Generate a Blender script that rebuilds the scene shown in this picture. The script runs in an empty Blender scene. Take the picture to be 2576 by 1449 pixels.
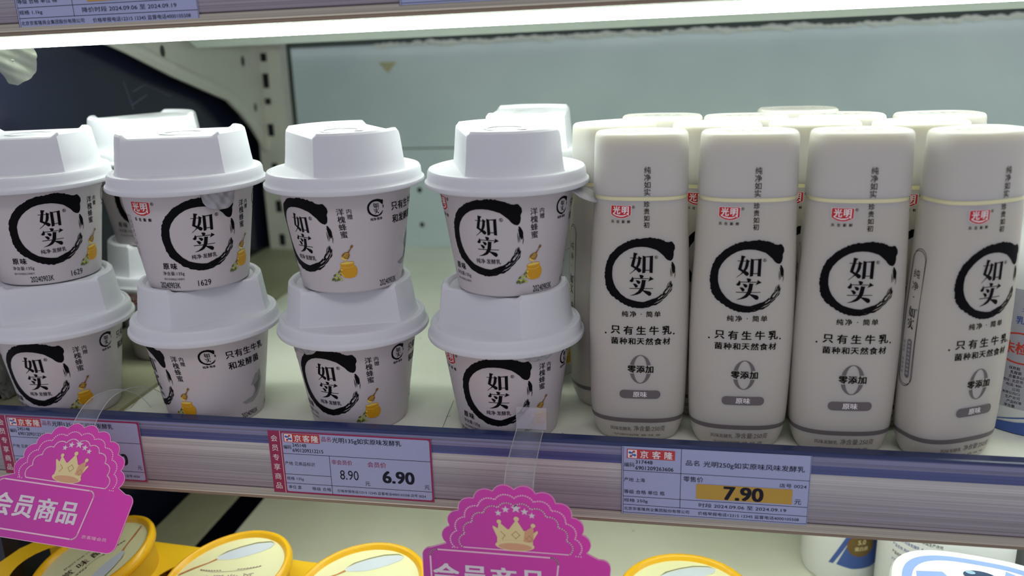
import bpy, bmesh, math, random
from mathutils import Vector, Matrix
from mathutils.geometry import tessellate_polygon
random.seed(7)
scene = bpy.context.scene
COL = scene.collection
PI = math.pi
R = math.radians

# ------------------------------------------------------------------ camera
CAM = Vector((0.0925, -0.4084, 0.2131))
yaw, pitch, roll, FPX, U0, V0 = 0.1885, 0.2873, -0.0327, 2208.95, 1253.85, 720.94
fw = Vector((-math.sin(yaw)*math.cos(pitch), math.cos(yaw)*math.cos(pitch), -math.sin(pitch)))
rt = Vector((math.cos(yaw), math.sin(yaw), 0.0))
up = rt.cross(fw)
rt2 = rt*math.cos(roll) + up*math.sin(roll)
up2 = up*math.cos(roll) - rt*math.sin(roll)
cd = bpy.data.cameras.new('camera'); cam = bpy.data.objects.new('camera', cd); COL.objects.link(cam)
m = Matrix((rt2, up2, -fw)).transposed().to_4x4(); m.translation = CAM
cam.matrix_world = m
cd.sensor_width = 36; cd.lens = FPX/2576*36
cd.shift_x = (1288-U0)/2576; cd.shift_y = (V0-724.5)/2576
cd.clip_start = 0.01; cd.clip_end = 20
cd.dof.use_dof = True; cd.dof.focus_distance = 0.47; cd.dof.aperture_fstop = 6.0
scene.camera = cam

# ------------------------------------------------------------------ world + lights
w = bpy.data.worlds.new('store'); scene.world = w; w.use_nodes = True
bg = w.node_tree.nodes['Background']; bg.inputs[0].default_value = (0.80, 0.80, 0.90, 1); bg.inputs[1].default_value = 0.46

def area(name, loc, target, sx, sy, power, col):
    l = bpy.data.lights.new(name, 'AREA'); l.shape = 'RECTANGLE'; l.size = sx; l.size_y = sy; l.energy = power; l.color = col
    o = bpy.data.objects.new(name, l); COL.objects.link(o); o.location = loc
    o.rotation_euler = (Vector(target)-Vector(loc)).to_track_quat('-Z', 'Y').to_euler()
    return o
area('aisle_ceiling_light', (0.3, -1.6, 1.9), (0, 0, 0), 1.6, 0.4, 10.0, (1.0, 0.93, 0.98))
scene.view_settings.view_transform = 'Standard'; scene.view_settings.look = 'None'
scene.view_settings.gamma = 1; scene.view_settings.use_curve_mapping = False
scene.view_settings.exposure = 0.0
TUBE = 19.0        # radiance of the light strips

# ------------------------------------------------------------------ materials
def lin(c):
    return tuple(((x/255)/12.92 if x/255 <= 0.04045 else ((x/255+0.055)/1.055)**2.4) for x in c) + (1,)
MATS = {}
def mat(name, rgb, rough=0.5, bump=0.0, bscale=200, var=0.0, vscale=30, spec=0.5, **kw):
    if name in MATS: return MATS[name]
    mt = bpy.data.materials.new(name); mt.use_nodes = True; nt = mt.node_tree; N = nt.nodes; L = nt.links
    b = N['Principled BSDF']; b.inputs['Base Color'].default_value = lin(rgb); b.inputs['Roughness'].default_value = rough
    b.inputs['Specular IOR Level'].default_value = spec
    tc = N.new('ShaderNodeTexCoord')
    if var:
        nz = N.new('ShaderNodeTexNoise'); nz.inputs['Scale'].default_value = vscale; nz.inputs['Detail'].default_value = 5
        L.new(tc.outputs['Object'], nz.inputs['Vector'])
        mx = N.new('ShaderNodeMix'); mx.data_type = 'RGBA'; mx.blend_type = 'MIX'
        c = lin(rgb); mx.inputs[6].default_value = tuple(max(0, x*(1-var)) for x in c[:3])+(1,); mx.inputs[7].default_value = tuple(min(1, x*(1+var*0.6)) for x in c[:3])+(1,)
        L.new(nz.outputs['Fac'], mx.inputs[0]); L.new(mx.outputs[2], b.inputs['Base Color'])
    if bump:
        nb = N.new('ShaderNodeTexNoise'); nb.inputs['Scale'].default_value = bscale; nb.inputs['Detail'].default_value = 3
        L.new(tc.outputs['Object'], nb.inputs['Vector'])
        bp = N.new('ShaderNodeBump'); bp.inputs['Strength'].default_value = bump; bp.inputs['Distance'].default_value = 0.0005
        L.new(nb.outputs['Fac'], bp.inputs['Height']); L.new(bp.outputs[0], b.inputs['Normal'])
    for k, v in kw.items(): b.inputs[k.replace('_', ' ')].default_value = v
    MATS[name] = mt
    return mt
def clear(name, rgb, alpha, rough=0.05):
    mt = bpy.data.materials.new(name); mt.use_nodes = True; nt = mt.node_tree; N = nt.nodes; L = nt.links
    b = N['Principled BSDF']; b.inputs['Base Color'].default_value = lin(rgb); b.inputs['Roughness'].default_value = rough
    nz = N.new('ShaderNodeTexNoise'); nz.inputs['Scale'].default_value = 120
    tc = N.new('ShaderNodeTexCoord'); L.new(tc.outputs['Object'], nz.inputs['Vector'])
    mr = N.new('ShaderNodeMapRange'); mr.inputs[3].default_value = alpha*0.6; mr.inputs[4].default_value = alpha*1.4
    L.new(nz.outputs['Fac'], mr.inputs[0]); L.new(mr.outputs[0], b.inputs['Alpha'])
    return mt
def emit(name, rgb, s):
    mt = bpy.data.materials.new(name); mt.use_nodes = True; N = mt.node_tree.nodes; N.clear()
    e = N.new('ShaderNodeEmission'); e.inputs[0].default_value = rgb+(1,); e.inputs[1].default_value = s
    o = N.new('ShaderNodeOutputMaterial'); mt.node_tree.links.new(e.outputs[0], o.inputs[0])
    return mt

M_CUP = mat('coated_white_paper', (200, 193, 196), 0.42, 0.15, 900)
M_LID = mat('matte_white_lid_plastic', (216, 218, 223), 0.45, 0.0, Subsurface_Weight=0.12, Subsurface_Scale=0.004, Subsurface_Radius=(1, 1, 1))
M_BOT = mat('milky_bottle_plastic', (194, 190, 180), 0.38, 0.0, Subsurface_Weight=0.55, Subsurface_Scale=0.016, Subsurface_Radius=(1.0, 0.85, 0.30))
M_CAP = mat('milky_cap_plastic', (200, 198, 192), 0.42, 0.0, Subsurface_Weight=0.5, Subsurface_Scale=0.012, Subsurface_Radius=(1.0, 0.95, 0.6))
M_NECK = mat('glow_tinted_neck_plastic', (255, 246, 186), 0.4, Subsurface_Weight=0.5, Subsurface_Scale=0.006, Subsurface_Radius=(1, 0.9, 0.4))  # yellow base colour paints the light shining through at the cap seam
INK = mat('black_ink', (6, 6, 11), 0.65, spec=0.12)
GREY = mat('grey_ink', (104, 98, 98), 0.5)
LGREY = mat('pale_grey_ink', (150, 150, 152), 0.5)
RED = mat('red_ink', (196, 20, 30), 0.45)
WHITE = mat('white_ink', (240, 234, 234), 0.5)
HONEY = mat('honey_ink', (214, 156, 8), 0.5, var=0.15, vscale=400)
HONEYL = mat('light_honey_ink', (236, 206, 96), 0.5)
BROWN = mat('brown_ink', (134, 86, 16), 0.5)
GREEN = mat('leaf_green_ink', (84, 104, 20), 0.5)
LEAF = mat('pale_green_ink', (190, 196, 90), 0.5)
FOIL = mat('grey_foil_film', (176, 174, 178), 0.35, 0.6, 500, Metallic=0.3)

# ------------------------------------------------------------------ mesh helpers
def obj(name, me, parent=None, loc=None, rot=None):
    o = bpy.data.objects.new(name, me); COL.objects.link(o)
    if parent: o.parent = parent
    if loc: o.location = loc
    if rot: o.rotation_euler = rot
    return o
def mesh(name, verts, faces, mats, fm=None, smooth=True, sharp=None):
    me = bpy.data.meshes.new(name); me.from_pydata([tuple(v) for v in verts], [], faces)
    for mm in mats: me.materials.append(mm)
    if fm: me.polygons.foreach_set('material_index', fm)
    me.polygons.foreach_set('use_smooth', [smooth]*len(faces))
    me.update()
    if smooth: me.set_sharp_from_angle(angle=R(sharp or 38))
    return me
def tag(o, label, cat, group=None, kind=None):
    if label: o['label'] = label
    if cat: o['category'] = cat
    if group: o['group'] = group
    if kind: o['kind'] = kind
    return o
def empty(name, loc, rz=0, label=None, cat=None, group=None):
    o = bpy.data.objects.new(name, None); COL.objects.link(o); o.location = loc; o.rotation_euler = (0, 0, rz); o.empty_display_size = 0.01
    return tag(o, label, cat, group)
class B:
    """collects geometry"""
    def __init__(s): s.v = []; s.f = []; s.m = []
    def add(s, v, f, m=0):
        n = len(s.v); s.v += [tuple(x) for x in v]; s.f += [tuple(i+n for i in q) for q in f]; s.m += [m]*len(f) if isinstance(m, int) else list(m); return s
    def box(s, a, b, m=0):
        (x0, y0, z0), (x1, y1, z1) = a, b
        return s.add([(x0,y0,z0),(x1,y0,z0),(x1,y1,z0),(x0,y1,z0),(x0,y0,z1),(x1,y0,z1),(x1,y1,z1),(x0,y1,z1)],
                     [(0,3,2,1),(4,5,6,7),(0,1,5,4),(1,2,6,5),(2,3,7,6),(3,0,4,7)], m)
    def lathe(s, prof, n=96, m=0, cap0=True, cap1=True, fr=None):
        """prof [(r,z)] or [(r,z,mat)]; fr(angle,r,z)->(x,y,z)"""
        fr = fr or (lambda t, r, z: (r*math.sin(t), -r*math.cos(t), z))
        k = len(s.v)
        for p in prof:
            for i in range(n): s.v.append(tuple(fr(2*PI*i/n, p[0], p[1])))
        for j in range(len(prof)-1):
            mm = prof[j+1][2] if len(prof[j+1]) > 2 else m
            for i in range(n):
                a = k+j*n+i; b = k+j*n+(i+1) % n
                s.f.append((a, b, b+n, a+n)); s.m.append(mm)
        if cap0: s.f.append(tuple(k+i for i in reversed(range(n)))); s.m.append(prof[0][2] if len(prof[0]) > 2 else m)
        if cap1: s.f.append(tuple(k+(len(prof)-1)*n+i for i in range(n))); s.m.append(prof[-1][2] if len(prof[-1]) > 2 else m)
        return s
    def prism(s, pts, axis, a, b, m=0):
        """2D outline extruded along axis ('x': pts are (y,z); 'y': (x,z); 'z': (x,y))"""
        P = {'x': lambda p, t: (t, p[0], p[1]), 'y': lambda p, t: (p[0], t, p[1]), 'z': lambda p, t: (p[0], p[1], t)}[axis]
        n = len(pts); k = len(s.v)
        s.v += [P(p, a) for p in pts] + [P(p, b) for p in pts]
        tris = tessellate_polygon([[Vector((p[0], p[1], 0)) for p in pts]])
        for t in tris: s.f.append(tuple(k+i for i in t)); s.m.append(m); s.f.append(tuple(k+n+i for i in reversed(t))); s.m.append(m)
        for i in range(n): j = (i+1) % n; s.f.append((k+i, k+j, k+n+j, k+n+i)); s.m.append(m)
        return s
    def done(s, name, mats, smooth=True, sharp=None, recalc=True):
        me = mesh(name, s.v, s.f, mats, s.m, smooth, sharp)
        if recalc:
            bm = bmesh.new(); bm.from_mesh(me); bmesh.ops.recalc_face_normals(bm, faces=bm.faces); bm.to_mesh(me); bm.free()
        return me

# ------------------------------------------------------------------ printed art (2D, millimetres)
_tc = {}
def glyphs(text, bold=0.0):
    key = text; bold = 0.0
    if key in _tc: return _tc[key]
    c = bpy.data.curves.new('t', 'FONT'); c.body = text; c.size = 1; c.resolution_u = 3; c.offset = bold; c.align_x = 'CENTER'; c.fill_mode = 'BOTH'
    o = bpy.data.objects.new('t', c); COL.objects.link(o)
    dg = bpy.context.evaluated_depsgraph_get(); dg.update()
    me = bpy.data.meshes.new_from_object(o.evaluated_get(dg))
    vs = [(v.co.x, v.co.y) for v in me.vertices]; fs = [tuple(p.vertices) for p in me.polygons]
    bpy.data.objects.remove(o); bpy.data.curves.remove(c); bpy.data.meshes.remove(me)
    if vs:
        y0 = min(v[1] for v in vs); y1 = max(v[1] for v in vs); x0 = min(v[0] for v in vs); x1 = max(v[0] for v in vs)
        cx, cy = (x0+x1)/2, (y0+y1)/2
        vs = [(x-cx, y-cy) for x, y in vs]; size = (x1-x0, y1-y0)
    else: size = (0, 0)
    _tc[key] = (vs, fs, size); return _tc[key]
class Art:
    def __init__(s): s.v = []; s.f = []; s.m = []; s.l = []
    def poly(s, loops, m, layer=0):
        if not isinstance(loops[0][0], (tuple, list)): loops = [loops]
        tris = tessellate_polygon([[Vector((p[0], p[1], 0)) for p in lp] for lp in loops])
        pts = [p for lp in loops for p in lp]; k = len(s.v)
        s.v += [(p[0], p[1]) for p in pts]
        for t in tris: s.f.append(tuple(k+i for i in t)); s.m.append(m); s.l.append(layer)
    def rect(s, x0, y0, x1, y1, m, layer=0, rad=0):
        if rad <= 0: return s.poly([(x0,y0),(x1,y0),(x1,y1),(x0,y1)], m, layer)
        pts = []
        for cx, cy, a in ((x1-rad,y1-rad,0),(x0+rad,y1-rad,90),(x0+rad,y0+rad,180),(x1-rad,y0+rad,270)):
            for i in range(7): t = R(a+15*i); pts.append((cx+rad*math.cos(t), cy+rad*math.sin(t)))
        s.poly(pts, m, layer)
    def ell(s, cx, cy, rx, ry, m, layer=0, n=28, a0=0, a1=360):
        s.poly([(cx+rx*math.cos(R(a0+(a1-a0)*i/n)), cy+ry*math.sin(R(a0+(a1-a0)*i/n))) for i in range(n if a1-a0 == 360 else n+1)], m, layer)
    def line(s, pts, wd, m, layer=0, closed=False):
        n = len(pts)
        for i in range(n if closed else n-1):
            a = Vector(pts[i][:2]); b = Vector(pts[(i+1) % n][:2]); d = (b-a)
            if d.length < 1e-6: continue
            d.normalize(); q = Vector((-d.y, d.x))*wd/2; e = d*wd*0.35
            k = len(s.v); s.v += [tuple(a-q-e), tuple(b-q+e), tuple(b+q+e), tuple(a+q-e)]
            s.f.append((k,k+1,k+2,k+3)); s.m.append(m); s.l.append(layer)
    def put(s, vs, fs, x, y, sx, sy, m, layer=0, rot=0):
        k = len(s.v); c, q = math.cos(rot), math.sin(rot)
        for a, b in vs:
            a *= sx; b *= sy; s.v.append((x+a*c-b*q, y+a*q+b*c))
        for f in fs: s.f.append(tuple(k+i for i in f)); s.m.append(m); s.l.append(layer)
    def fat(s, vs, fs, x, y, sx, sy, m, layer, rot, bold):
        """overprint small shifted copies so that the strokes read bold"""
        offs = [(0, 0)] if bold <= 0.004 else ([(-.8, 0), (.8, 0)] if bold < .02 else [(-1, -.55), (1, -.55), (-1, .55), (1, .55)])
        for k, (dx, dy) in enumerate(offs): s.put(vs, fs, x+dx*bold*sx*.95, y+dy*bold*sy*.95, sx, sy, m, layer+k*0.06, rot)
    def text(s, t, x, y, size, m, layer=0, bold=0.0, width=None, rot=0, align='c'):
        """size = height of the text's own ink box in mm; width = total width in mm"""
        vs, fs, (w0, h0) = glyphs(t, bold)
        if not vs: return
        sy = size/h0; sx = (width/w0) if width else sy
        if align == 'l': x += sx*w0/2
        s.fat(vs, fs, x, y, sx, sy, m, layer, rot, bold)
    def chars(s, t, x, y, size, pitch, m, layer=0, bold=0.0, vert=False, wx=1.0):
        n = len(t)
        for i, ch in enumerate(t):
            vs, fs, (w0, h0) = glyphs(ch, bold)
            sc = size/0.93
            if vert: s.fat(vs, fs, x, y-(i-(n-1)/2)*pitch, sc*wx, sc, m, layer, 0, bold)
            else: s.fat(vs, fs, x+(i-(n-1)/2)*pitch, y, sc*wx, sc, m, layer, 0, bold)
    def bm(s, stepx=None, stepy=None):
        bm = bmesh.new(); V = [bm.verts.new((x, y, 0)) for x, y in s.v]
        lay = bm.faces.layers.float.new('lay')
        for f, m, l in zip(s.f, s.m, s.l):
            if len(set(f)) < 3: continue
            try: q = bm.faces.new([V[i] for i in f])
            except ValueError: continue
            q.material_index = m; q[lay] = l
            q.normal_update()
            if q.normal.z < 0: q.normal_flip()
        for st, ax in ((stepx, 0), (stepy, 1)):
            if not st: continue
            lo = min(v.co[ax] for v in bm.verts); hi = max(v.co[ax] for v in bm.verts)
            k = math.floor(lo/st)+1
            while k*st < hi:
                p = [0,0,0]; p[ax] = k*st; nn = [0,0,0]; nn[ax] = 1
                bmesh.ops.bisect_plane(bm, geom=bm.verts[:]+bm.edges[:]+bm.faces[:], plane_co=p, plane_no=nn, dist=1e-5)
                k += 1
        return bm, lay
    def wrapped(s, fn, stepx=None, stepy=None, lift=0.00008, dl=0.00006):
        """returns verts, faces, mats mapped with fn(x_mm, y_mm, offset_m)"""
        bm, lay = s.bm(stepx, stepy); vs = []; fs = []; ms = []
        for f in bm.faces:
            k = len(vs)
            for v in f.verts: vs.append(tuple(fn(v.co.x, v.co.y, lift+dl*f[lay])))
            fs.append(tuple(range(k, k+len(f.verts)))); ms.append(f.material_index)
        bm.free(); return vs, fs, ms
    def flat(s, x0, z0, y, scale=1.0, dl=0.00008):
        """art drawn on a vertical plane facing -Y: x right, y up"""
        return s.wrapped(lambda a, b, o: (x0+a*0.001*scale, y-o, z0+b*0.001*scale), lift=0.00008, dl=dl)

def Z(pts):   # zoomed tracing coordinates -> unit emblem coordinates
    return [((x-735)/650, (735-y)/650) for x, y in pts]
RU = [Z([(615,345),(690,364),(684,380),(668,388),(650,480),(627,590),(660,612),(705,628),(738,645),(758,668),(757,692),(735,715),(708,714),(690,695),(650,655),(620,632),(568,600),(590,500),(610,430),(612,385)]),
      Z([(552,440),(768,446),(764,456),(552,452)]),
      Z([(705,408),(770,450),(750,464),(745,530),(728,585),(690,640),(655,668),(600,712),(545,755),(556,735),(610,690),(650,640),(680,570),(695,500),(700,462)])]
KOU = [Z([(780,402),(832,418),(905,412),(968,402),(962,728),(905,722),(905,682),(832,682),(832,718),(775,732)]), Z([(836,432),(836,668),(904,668),(909,432)])]
SHI = [Z([(722,762),(770,762),(802,778),(800,800),(778,825),(745,825)]),
       Z([(600,795),(625,828),(622,880),(600,900),(575,898),(548,878),(585,835)]),
       Z([(605,822),(900,826),(900,839),(605,835)]),
       Z([(915,790),(985,840),(878,885),(905,838)]),
       Z([(660,860),(720,868),(748,895),(735,925),(712,935),(692,920)]),
       Z([(610,925),(665,930),(700,962),(695,990),(665,1005),(650,990)]),
       Z([(548,1012),(975,1012),(970,1023),(560,1026)]),
       Z([(772,852),(852,862),(838,880),(832,930),(825,980),(800,1050),(745,1110),(700,1132),(640,1148),(552,1160),(640,1125),(705,1075),(745,1010),(762,930)]),
       Z([(790,1050),(850,1058),(920,1075),(945,1108),(935,1145),(910,1158),(888,1150),(840,1110),(780,1060)])]
RING = Z([(1290,512),(1318,495),(1338,465),(1352,400),(1350,345),(1378,290),(1372,230),(1345,190),(1318,158),(1285,156),(1260,165),(1200,155),(1160,130),(1060,95),(940,72),(850,72),(740,88),(630,98),(500,140),(400,200),(330,245),(240,335),(190,395),(120,530),(100,620),(85,750),(95,860),(115,980),(155,1065),(215,1150),(300,1215),(400,1290),(540,1360),(640,1388),(740,1398),(800,1388),(850,1372),(860,1340),(835,1300),(850,1272),(780,1274),(700,1265),(600,1240),(500,1205),(400,1130),(310,1020),(270,940),(240,840),(232,740),(240,620),(285,510),(360,410),(440,340),(540,280),(640,250),(750,240),(850,246),(930,265),(1030,300),(1070,330),(1110,365),(1160,410),(1200,465),(1240,497)])
def refine(pts, n=4, jit=0.012, lo=0, hi=999):
    out = []
    for i, a in enumerate(pts):
        b = pts[(i+1) % len(pts)]
        for k in range(n):
            t = k/n; x = a[0]+(b[0]-a[0])*t; y = a[1]+(b[1]-a[1])*t
            if lo <= i < hi:
                j = 1+random.uniform(-jit, jit); x *= j; y *= j
            out.append((x, y))
    return out
def ru_shi(a, cx, cy, s, m, layer=0, wx=1.0):
    t = lambda q: [(cx+x*s*wx, cy+y*s) for x, y in q]
    for q in RU: a.poly(t(q), m, layer)
    a.poly([t(KOU[0]), t(KOU[1])], m, layer)
    for q in SHI: a.poly(t(q), m, layer)
def emblem(a, cx, cy, s, m, layer=0, detail=True, g=(0, 0, 1)):
    t = lambda q: [(cx+x*s, cy+y*s) for x, y in q]
    a.poly(t(refine(RING, 4, 0.014, 12, 37) if detail else RING), m, layer)
    rs = random.getstate(); random.seed(5)
    def streak(a0, a1, r0, wd, n=6):
        P = []; Q = []
        for i in range(n+1):
            u = i/n; th = R(a0+(a1-a0)*u); h = wd*math.sin(PI*min(1, max(0.04, u)))*0.5+wd*0.12
            rr = r0+random.uniform(-.004, .004)
            P.append(((rr+h)*math.cos(th), (rr+h)*math.sin(th))); Q.append(((rr-h)*math.cos(th), (rr-h)*math.sin(th)))
        a.poly(t(P+Q[::-1]), m, layer)
    streak(19, -2, 0.945, 0.085); streak(16, -7, 0.90, 0.02); streak(10, -8, 0.86, 0.018); streak(4, -10, 0.985, 0.016)
    if detail:
        for i in range(46):
            a0 = random.uniform(-14, -76); ln = random.uniform(5, 17)*(0.7+abs(a0)/90)
            streak(a0, a0-ln, random.uniform(0.84, 1.0), random.uniform(0.008, 0.034)*(0.6+abs(a0)/80), 3)
        for i in range(16):
            a0 = random.uniform(-52, -82); streak(a0, a0-random.uniform(8, 18), random.uniform(0.84, 1.0), random.uniform(0.03, 0.055), 3)
    else:
        for r0, wd in ((0.86, .04), (0.92, .05), (0.98, .04)): streak(-25, -88, r0, wd)
    random.setstate(rs)
    ru_shi(a, cx+g[0], cy+g[1], s*g[2], m, layer)
def reg_mark(a, x, y, r, m, layer=0):
    o = [(x+r*math.cos(R(t)), y+r*math.sin(R(t))) for t in range(0, 360, 24)]; i = [(x+r*.78*math.cos(R(t)), y+r*.78*math.sin(R(t))) for t in range(0, 360, 24)]
    a.poly([o, i], m, layer); a.text('R', x, y, r*1.05, m, layer, 0.02)
def logo(a, cx, cy, w, layer=0, ri=2, wi=4, ki=1):
    h = w*0.6
    t = lambda q: [(cx+x*w/2, cy+y*w/2) for x, y in q]
    shape = [(-.97,.6),(.97,.6),(1.0,.55),(.99,-.28),(.75,-.42),(.4,-.56),(0,-.6),(-.4,-.54),(-.78,-.38),(-1.0,-.22),(-1.0,.55)]
    a.poly(t([(x*1.05, y*1.07) for x, y in shape]), wi, layer); a.poly(t(shape), ri, layer+1)
    a.chars('光明', cx, cy+w*0.085, w*0.37, w*0.44, wi, layer+2, 0.028)
    a.poly(t([(-.82,-.14),(-.5,-.26),(-.1,-.34),(.3,-.32),(.62,-.22),(.6,-.3),(.3,-.43),(-.05,-.46),(-.45,-.38),(-.8,-.22)]), wi, layer+2)
    a.poly(t([(.66,-.12),(.78,-.18),(.8,-.3),(.72,-.32),(.64,-.24)]), wi, layer+2)
    reg_mark(a, cx+w*0.63, cy+w*0.24, w*0.07, ki, layer)
    a.chars('乐在新鲜', cx, cy-h*0.5-w*0.17, w*0.15, w*0.27, ki, layer, 0.03)
def honey(a, x, y, s, layer=0, H=5, HL=6, BR=7, GR=8, LF=9):
    """pot centre (x,y), s = mm per 100 zoom px"""
    t = lambda q: [(x+(u-690)/100*s, y+(960-v)/100*s) for u, v in q]
    a.poly(t([(470,690),(520,660),(620,640),(760,636),(860,645),(880,665),(870,760),(920,810),(948,880),(945,960),(915,1060),(860,1130),(800,1160),(700,1175),(580,1165),(500,1140),(440,1080),(412,980),(415,890),(450,835),(468,800),(452,740)]), H, layer)
    a.poly(t([(470,692),(540,662),(700,642),(862,660),(855,690),(760,715),(620,725),(500,720)]), HL, layer+1)
    a.poly(t([(475,800),(600,832),(720,832),(850,785),(852,797),(720,845),(600,845),(475,815)]), HL, layer+1)
    a.poly(t([(455,985),(480,1060),(540,1120),(520,1125),(465,1075),(440,1000)]), HL, layer+1)
    a.poly(t([(440,890),(475,865),(510,880),(470,930),(445,950)]), HL, layer+1)
    a.poly(t([(600,700),(640,650),(630,600),(570,575),(530,540),(530,495),(560,470),(700,540),(720,560),(650,590),(665,640),(650,690)]), HL, layer+2)
    a.poly(t([(560,480),(550,440),(590,390),(680,335),(730,345),(840,230),(845,175),(880,125),(920,120),(938,150),(915,195),(870,220),(775,365),(795,400),(790,450),(765,500),(720,560),(640,540)]), BR, layer+3)
    for k in range(4): a.poly(t([(580+k*28,470-k*32),(720+k*18,520-k*40),(722+k*18,508-k*40),(590+k*28,455-k*32)]), HL, layer+4)
    rs = random.getstate(); random.seed(3)
    for k in range(16):
        u, v = random.uniform(140, 470), random.uniform(900, 1220)
        if v < 1150-(u-100)*0.75: v += 160
        q = random.uniform(0, 360); l = random.uniform(35, 70)
        a.poly(t([(u+l*math.cos(R(q+e))*f, v+l*math.sin(R(q+e))*f) for e, f in ((0,1),(50,.5),(130,.5),(180,1),(230,.5),(310,.5))]), LF if k % 3 else GR, layer+1+(k % 2))
    a.poly(t([(100,1240),(120,1190),(170,1150),(220,1180),(250,1240),(215,1280),(180,1230),(140,1255)]), GR, layer+3)
    a.poly(t([(255,1265),(270,1200),(340,1200),(400,1165),(380,1200),(310,1245)]), GR, layer+3)
    random.setstate(rs)

# ------------------------------------------------------------------ the setting
HI = 0.24
def band_material():
    mt = bpy.data.materials.new('enamelled_back_panel'); mt.use_nodes = True; nt = mt.node_tree; N = nt.nodes; L = nt.links
    b = N['Principled BSDF']; b.inputs['Roughness'].default_value = 0.42
    tc = N.new('ShaderNodeTexCoord'); nz = N.new('ShaderNodeTexNoise'); nz.inputs['Scale'].default_value = 9; nz.inputs['Detail'].default_value = 4
    L.new(tc.outputs['Object'], nz.inputs['Vector'])
    cr = N.new('ShaderNodeValToRGB'); cr.color_ramp.elements[0].position = .3; cr.color_ramp.elements[1].position = .75
    cr.color_ramp.elements[0].color = lin((188,204,210)); cr.color_ramp.elements[1].color = lin((206,220,224))
    L.new(nz.outputs['Fac'], cr.inputs[0]); L.new(cr.outputs[0], b.inputs['Base Color'])
    return mt
M_WALL = band_material()
DARK = mat('dark_gap', (22, 26, 26), 0.7)
b = B(); YW = 0.437
b.prism([(-0.2695, 0.1000), (0.62, 0.1060), (0.62, 0.2110), (-0.2695, 0.1990)], 'y', YW, YW+0.004, 0)
b.prism([(-0.2695, -0.26), (0.62, -0.26), (0.62, 0.1048), (-0.2695, 0.0988)], 'y', YW, YW+0.004, 0)
b.box((-0.34, YW+0.0045, -0.26), (0.62, YW+0.008, 0.30), 2)
a = Art()
for hx, hz in ((-0.1461, 0.0584), (-0.1456, 0.0228)): a.ell(hx*1000, hz*1000, 2.5, 2.7, 1)
b.add(*a.flat(0, 0, YW))
wall = obj('wall_back', b.done('wall_back', [M_WALL, DARK, mat('wall_backing', (74, 88, 82), .6)], False)); tag(wall, 'pale grey-green enamelled back panel of the chiller with a seam', None, kind='structure')

def panel_material():
    mt = mat('dark_glossy_end_panel', (26, 29, 50), 0.22, 0, var=0.5, vscale=5)
    return mt
b = B(); b.box((-0.318, 0.012, -0.26), (-0.312, 0.47, 0.30))
fl = B(); fl.box((-0.36, -0.14, -0.265), (0.62, 0.45, -0.26)); tag(obj('floor', fl.done('floor', [DARK], False)), 'dark base of the chiller below the lower shelf', None, kind='structure')
# reflections in the glossy panel, painted on as pale strokes
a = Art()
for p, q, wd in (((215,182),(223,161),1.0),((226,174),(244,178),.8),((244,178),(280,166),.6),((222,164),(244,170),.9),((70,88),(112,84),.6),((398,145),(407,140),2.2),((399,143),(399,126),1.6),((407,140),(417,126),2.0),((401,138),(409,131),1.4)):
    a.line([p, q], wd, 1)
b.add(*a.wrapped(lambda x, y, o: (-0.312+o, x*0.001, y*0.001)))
wl = obj('wall_left', b.done('wall_left', [panel_material(), mat('painted_reflection', (84, 90, 112), .5)], False)); tag(wl, 'dark navy end panel of the chiller with painted reflection strokes', None, kind='structure')

# triangular scrap on the wall
b = B(); b.prism([(-0.1800,0.1838),(-0.1618,0.1838),(-0.1712,0.1735)], 'y', YW-0.0006, YW-0.0001)
tag(obj('paper_scrap', b.done('paper_scrap', [mat('yellowed_tape', (176, 172, 136), .6)], False)), 'small beige triangular scrap stuck on the back panel', 'scrap')

# uprights + bracket
M_METAL = mat('white_enamel_metal', (206, 206, 196), 0.38, var=0.06, vscale=60)
up_ = empty('shelf_upright', (-0.29, 0.43, -0.15), 0, 'white slotted metal upright beside the left edge of the back panel', 'upright')
b = B(); b.box((-0.014, -0.012, -0.05), (0.0165, 0.006, 0.42))
b.box((0.004, -0.0135, -0.05), (0.0165, -0.012, 0.42))
obj('post', b.done('post', [M_METAL], False), up_)
for zc, h in ((0.1698, 7.0), (0.1500, 3), (0.192, 4), (0.122, 6), (0.083, 6), (0.045, 6), (0.01, 6), (-0.03, 6)):
    b = B(); b.box((-0.0032, -0.01225, 0.15+zc-h/1000), (0.0030, -0.01205, 0.15+zc+h/1000))
    obj('slot', b.done('slot', [mat('slot_black', (8, 8, 20), .8)], False), up_)
br = empty('shelf_bracket', (-0.296, 0.43, 0.21), 0, 'white curved metal bracket under the upper shelf by the dark end panel', 'bracket')
prof = [(0.150,0.2165),(0.150,0.2140),(0.180,0.2090),(0.200,0.2030),(0.258,0.1830),(0.318,0.1650),(0.345,0.1570),(0.368,0.1430),(0.388,0.1280),(0.402,0.1140),(0.410,0.1035),(0.4195,0.1015),(0.4195,0.110),(0.4255,0.110),(0.4255,0.2165)]
b = B(); b.prism([(y-0.43, z-0.21) for y, z in prof], 'x', -0.0015, 0.0015)
obj('plate', b.done('plate', [M_METAL], False), br)
bead = [(0.205,0.2110),(0.262,0.1915),(0.322,0.1735),(0.350,0.1650),(0.375,0.1500),(0.396,0.1330),(0.408,0.1230)]
b = B()
for i in range(len(bead)-1):
    (y0, z0), (y1, z1) = bead[i], bead[i+1]
    for hh, x in ((0.0022, 0.0032),):
        b.add([(0.0014, y0-.43, z0-.21-hh*2), (0.0014, y1-.43, z1-.21-hh*2), (x, y1-.43, z1-.21), (x, y0-.43, z0-.21), (0.0014, y0-.43, z0-.21+hh), (0.0014, y1-.43, z1-.21+hh)], [(0,1,2,3), (3,2,5,4)])
obj('pressed_bead', b.done('pressed_bead', [M_METAL], True, 80), br)
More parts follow.
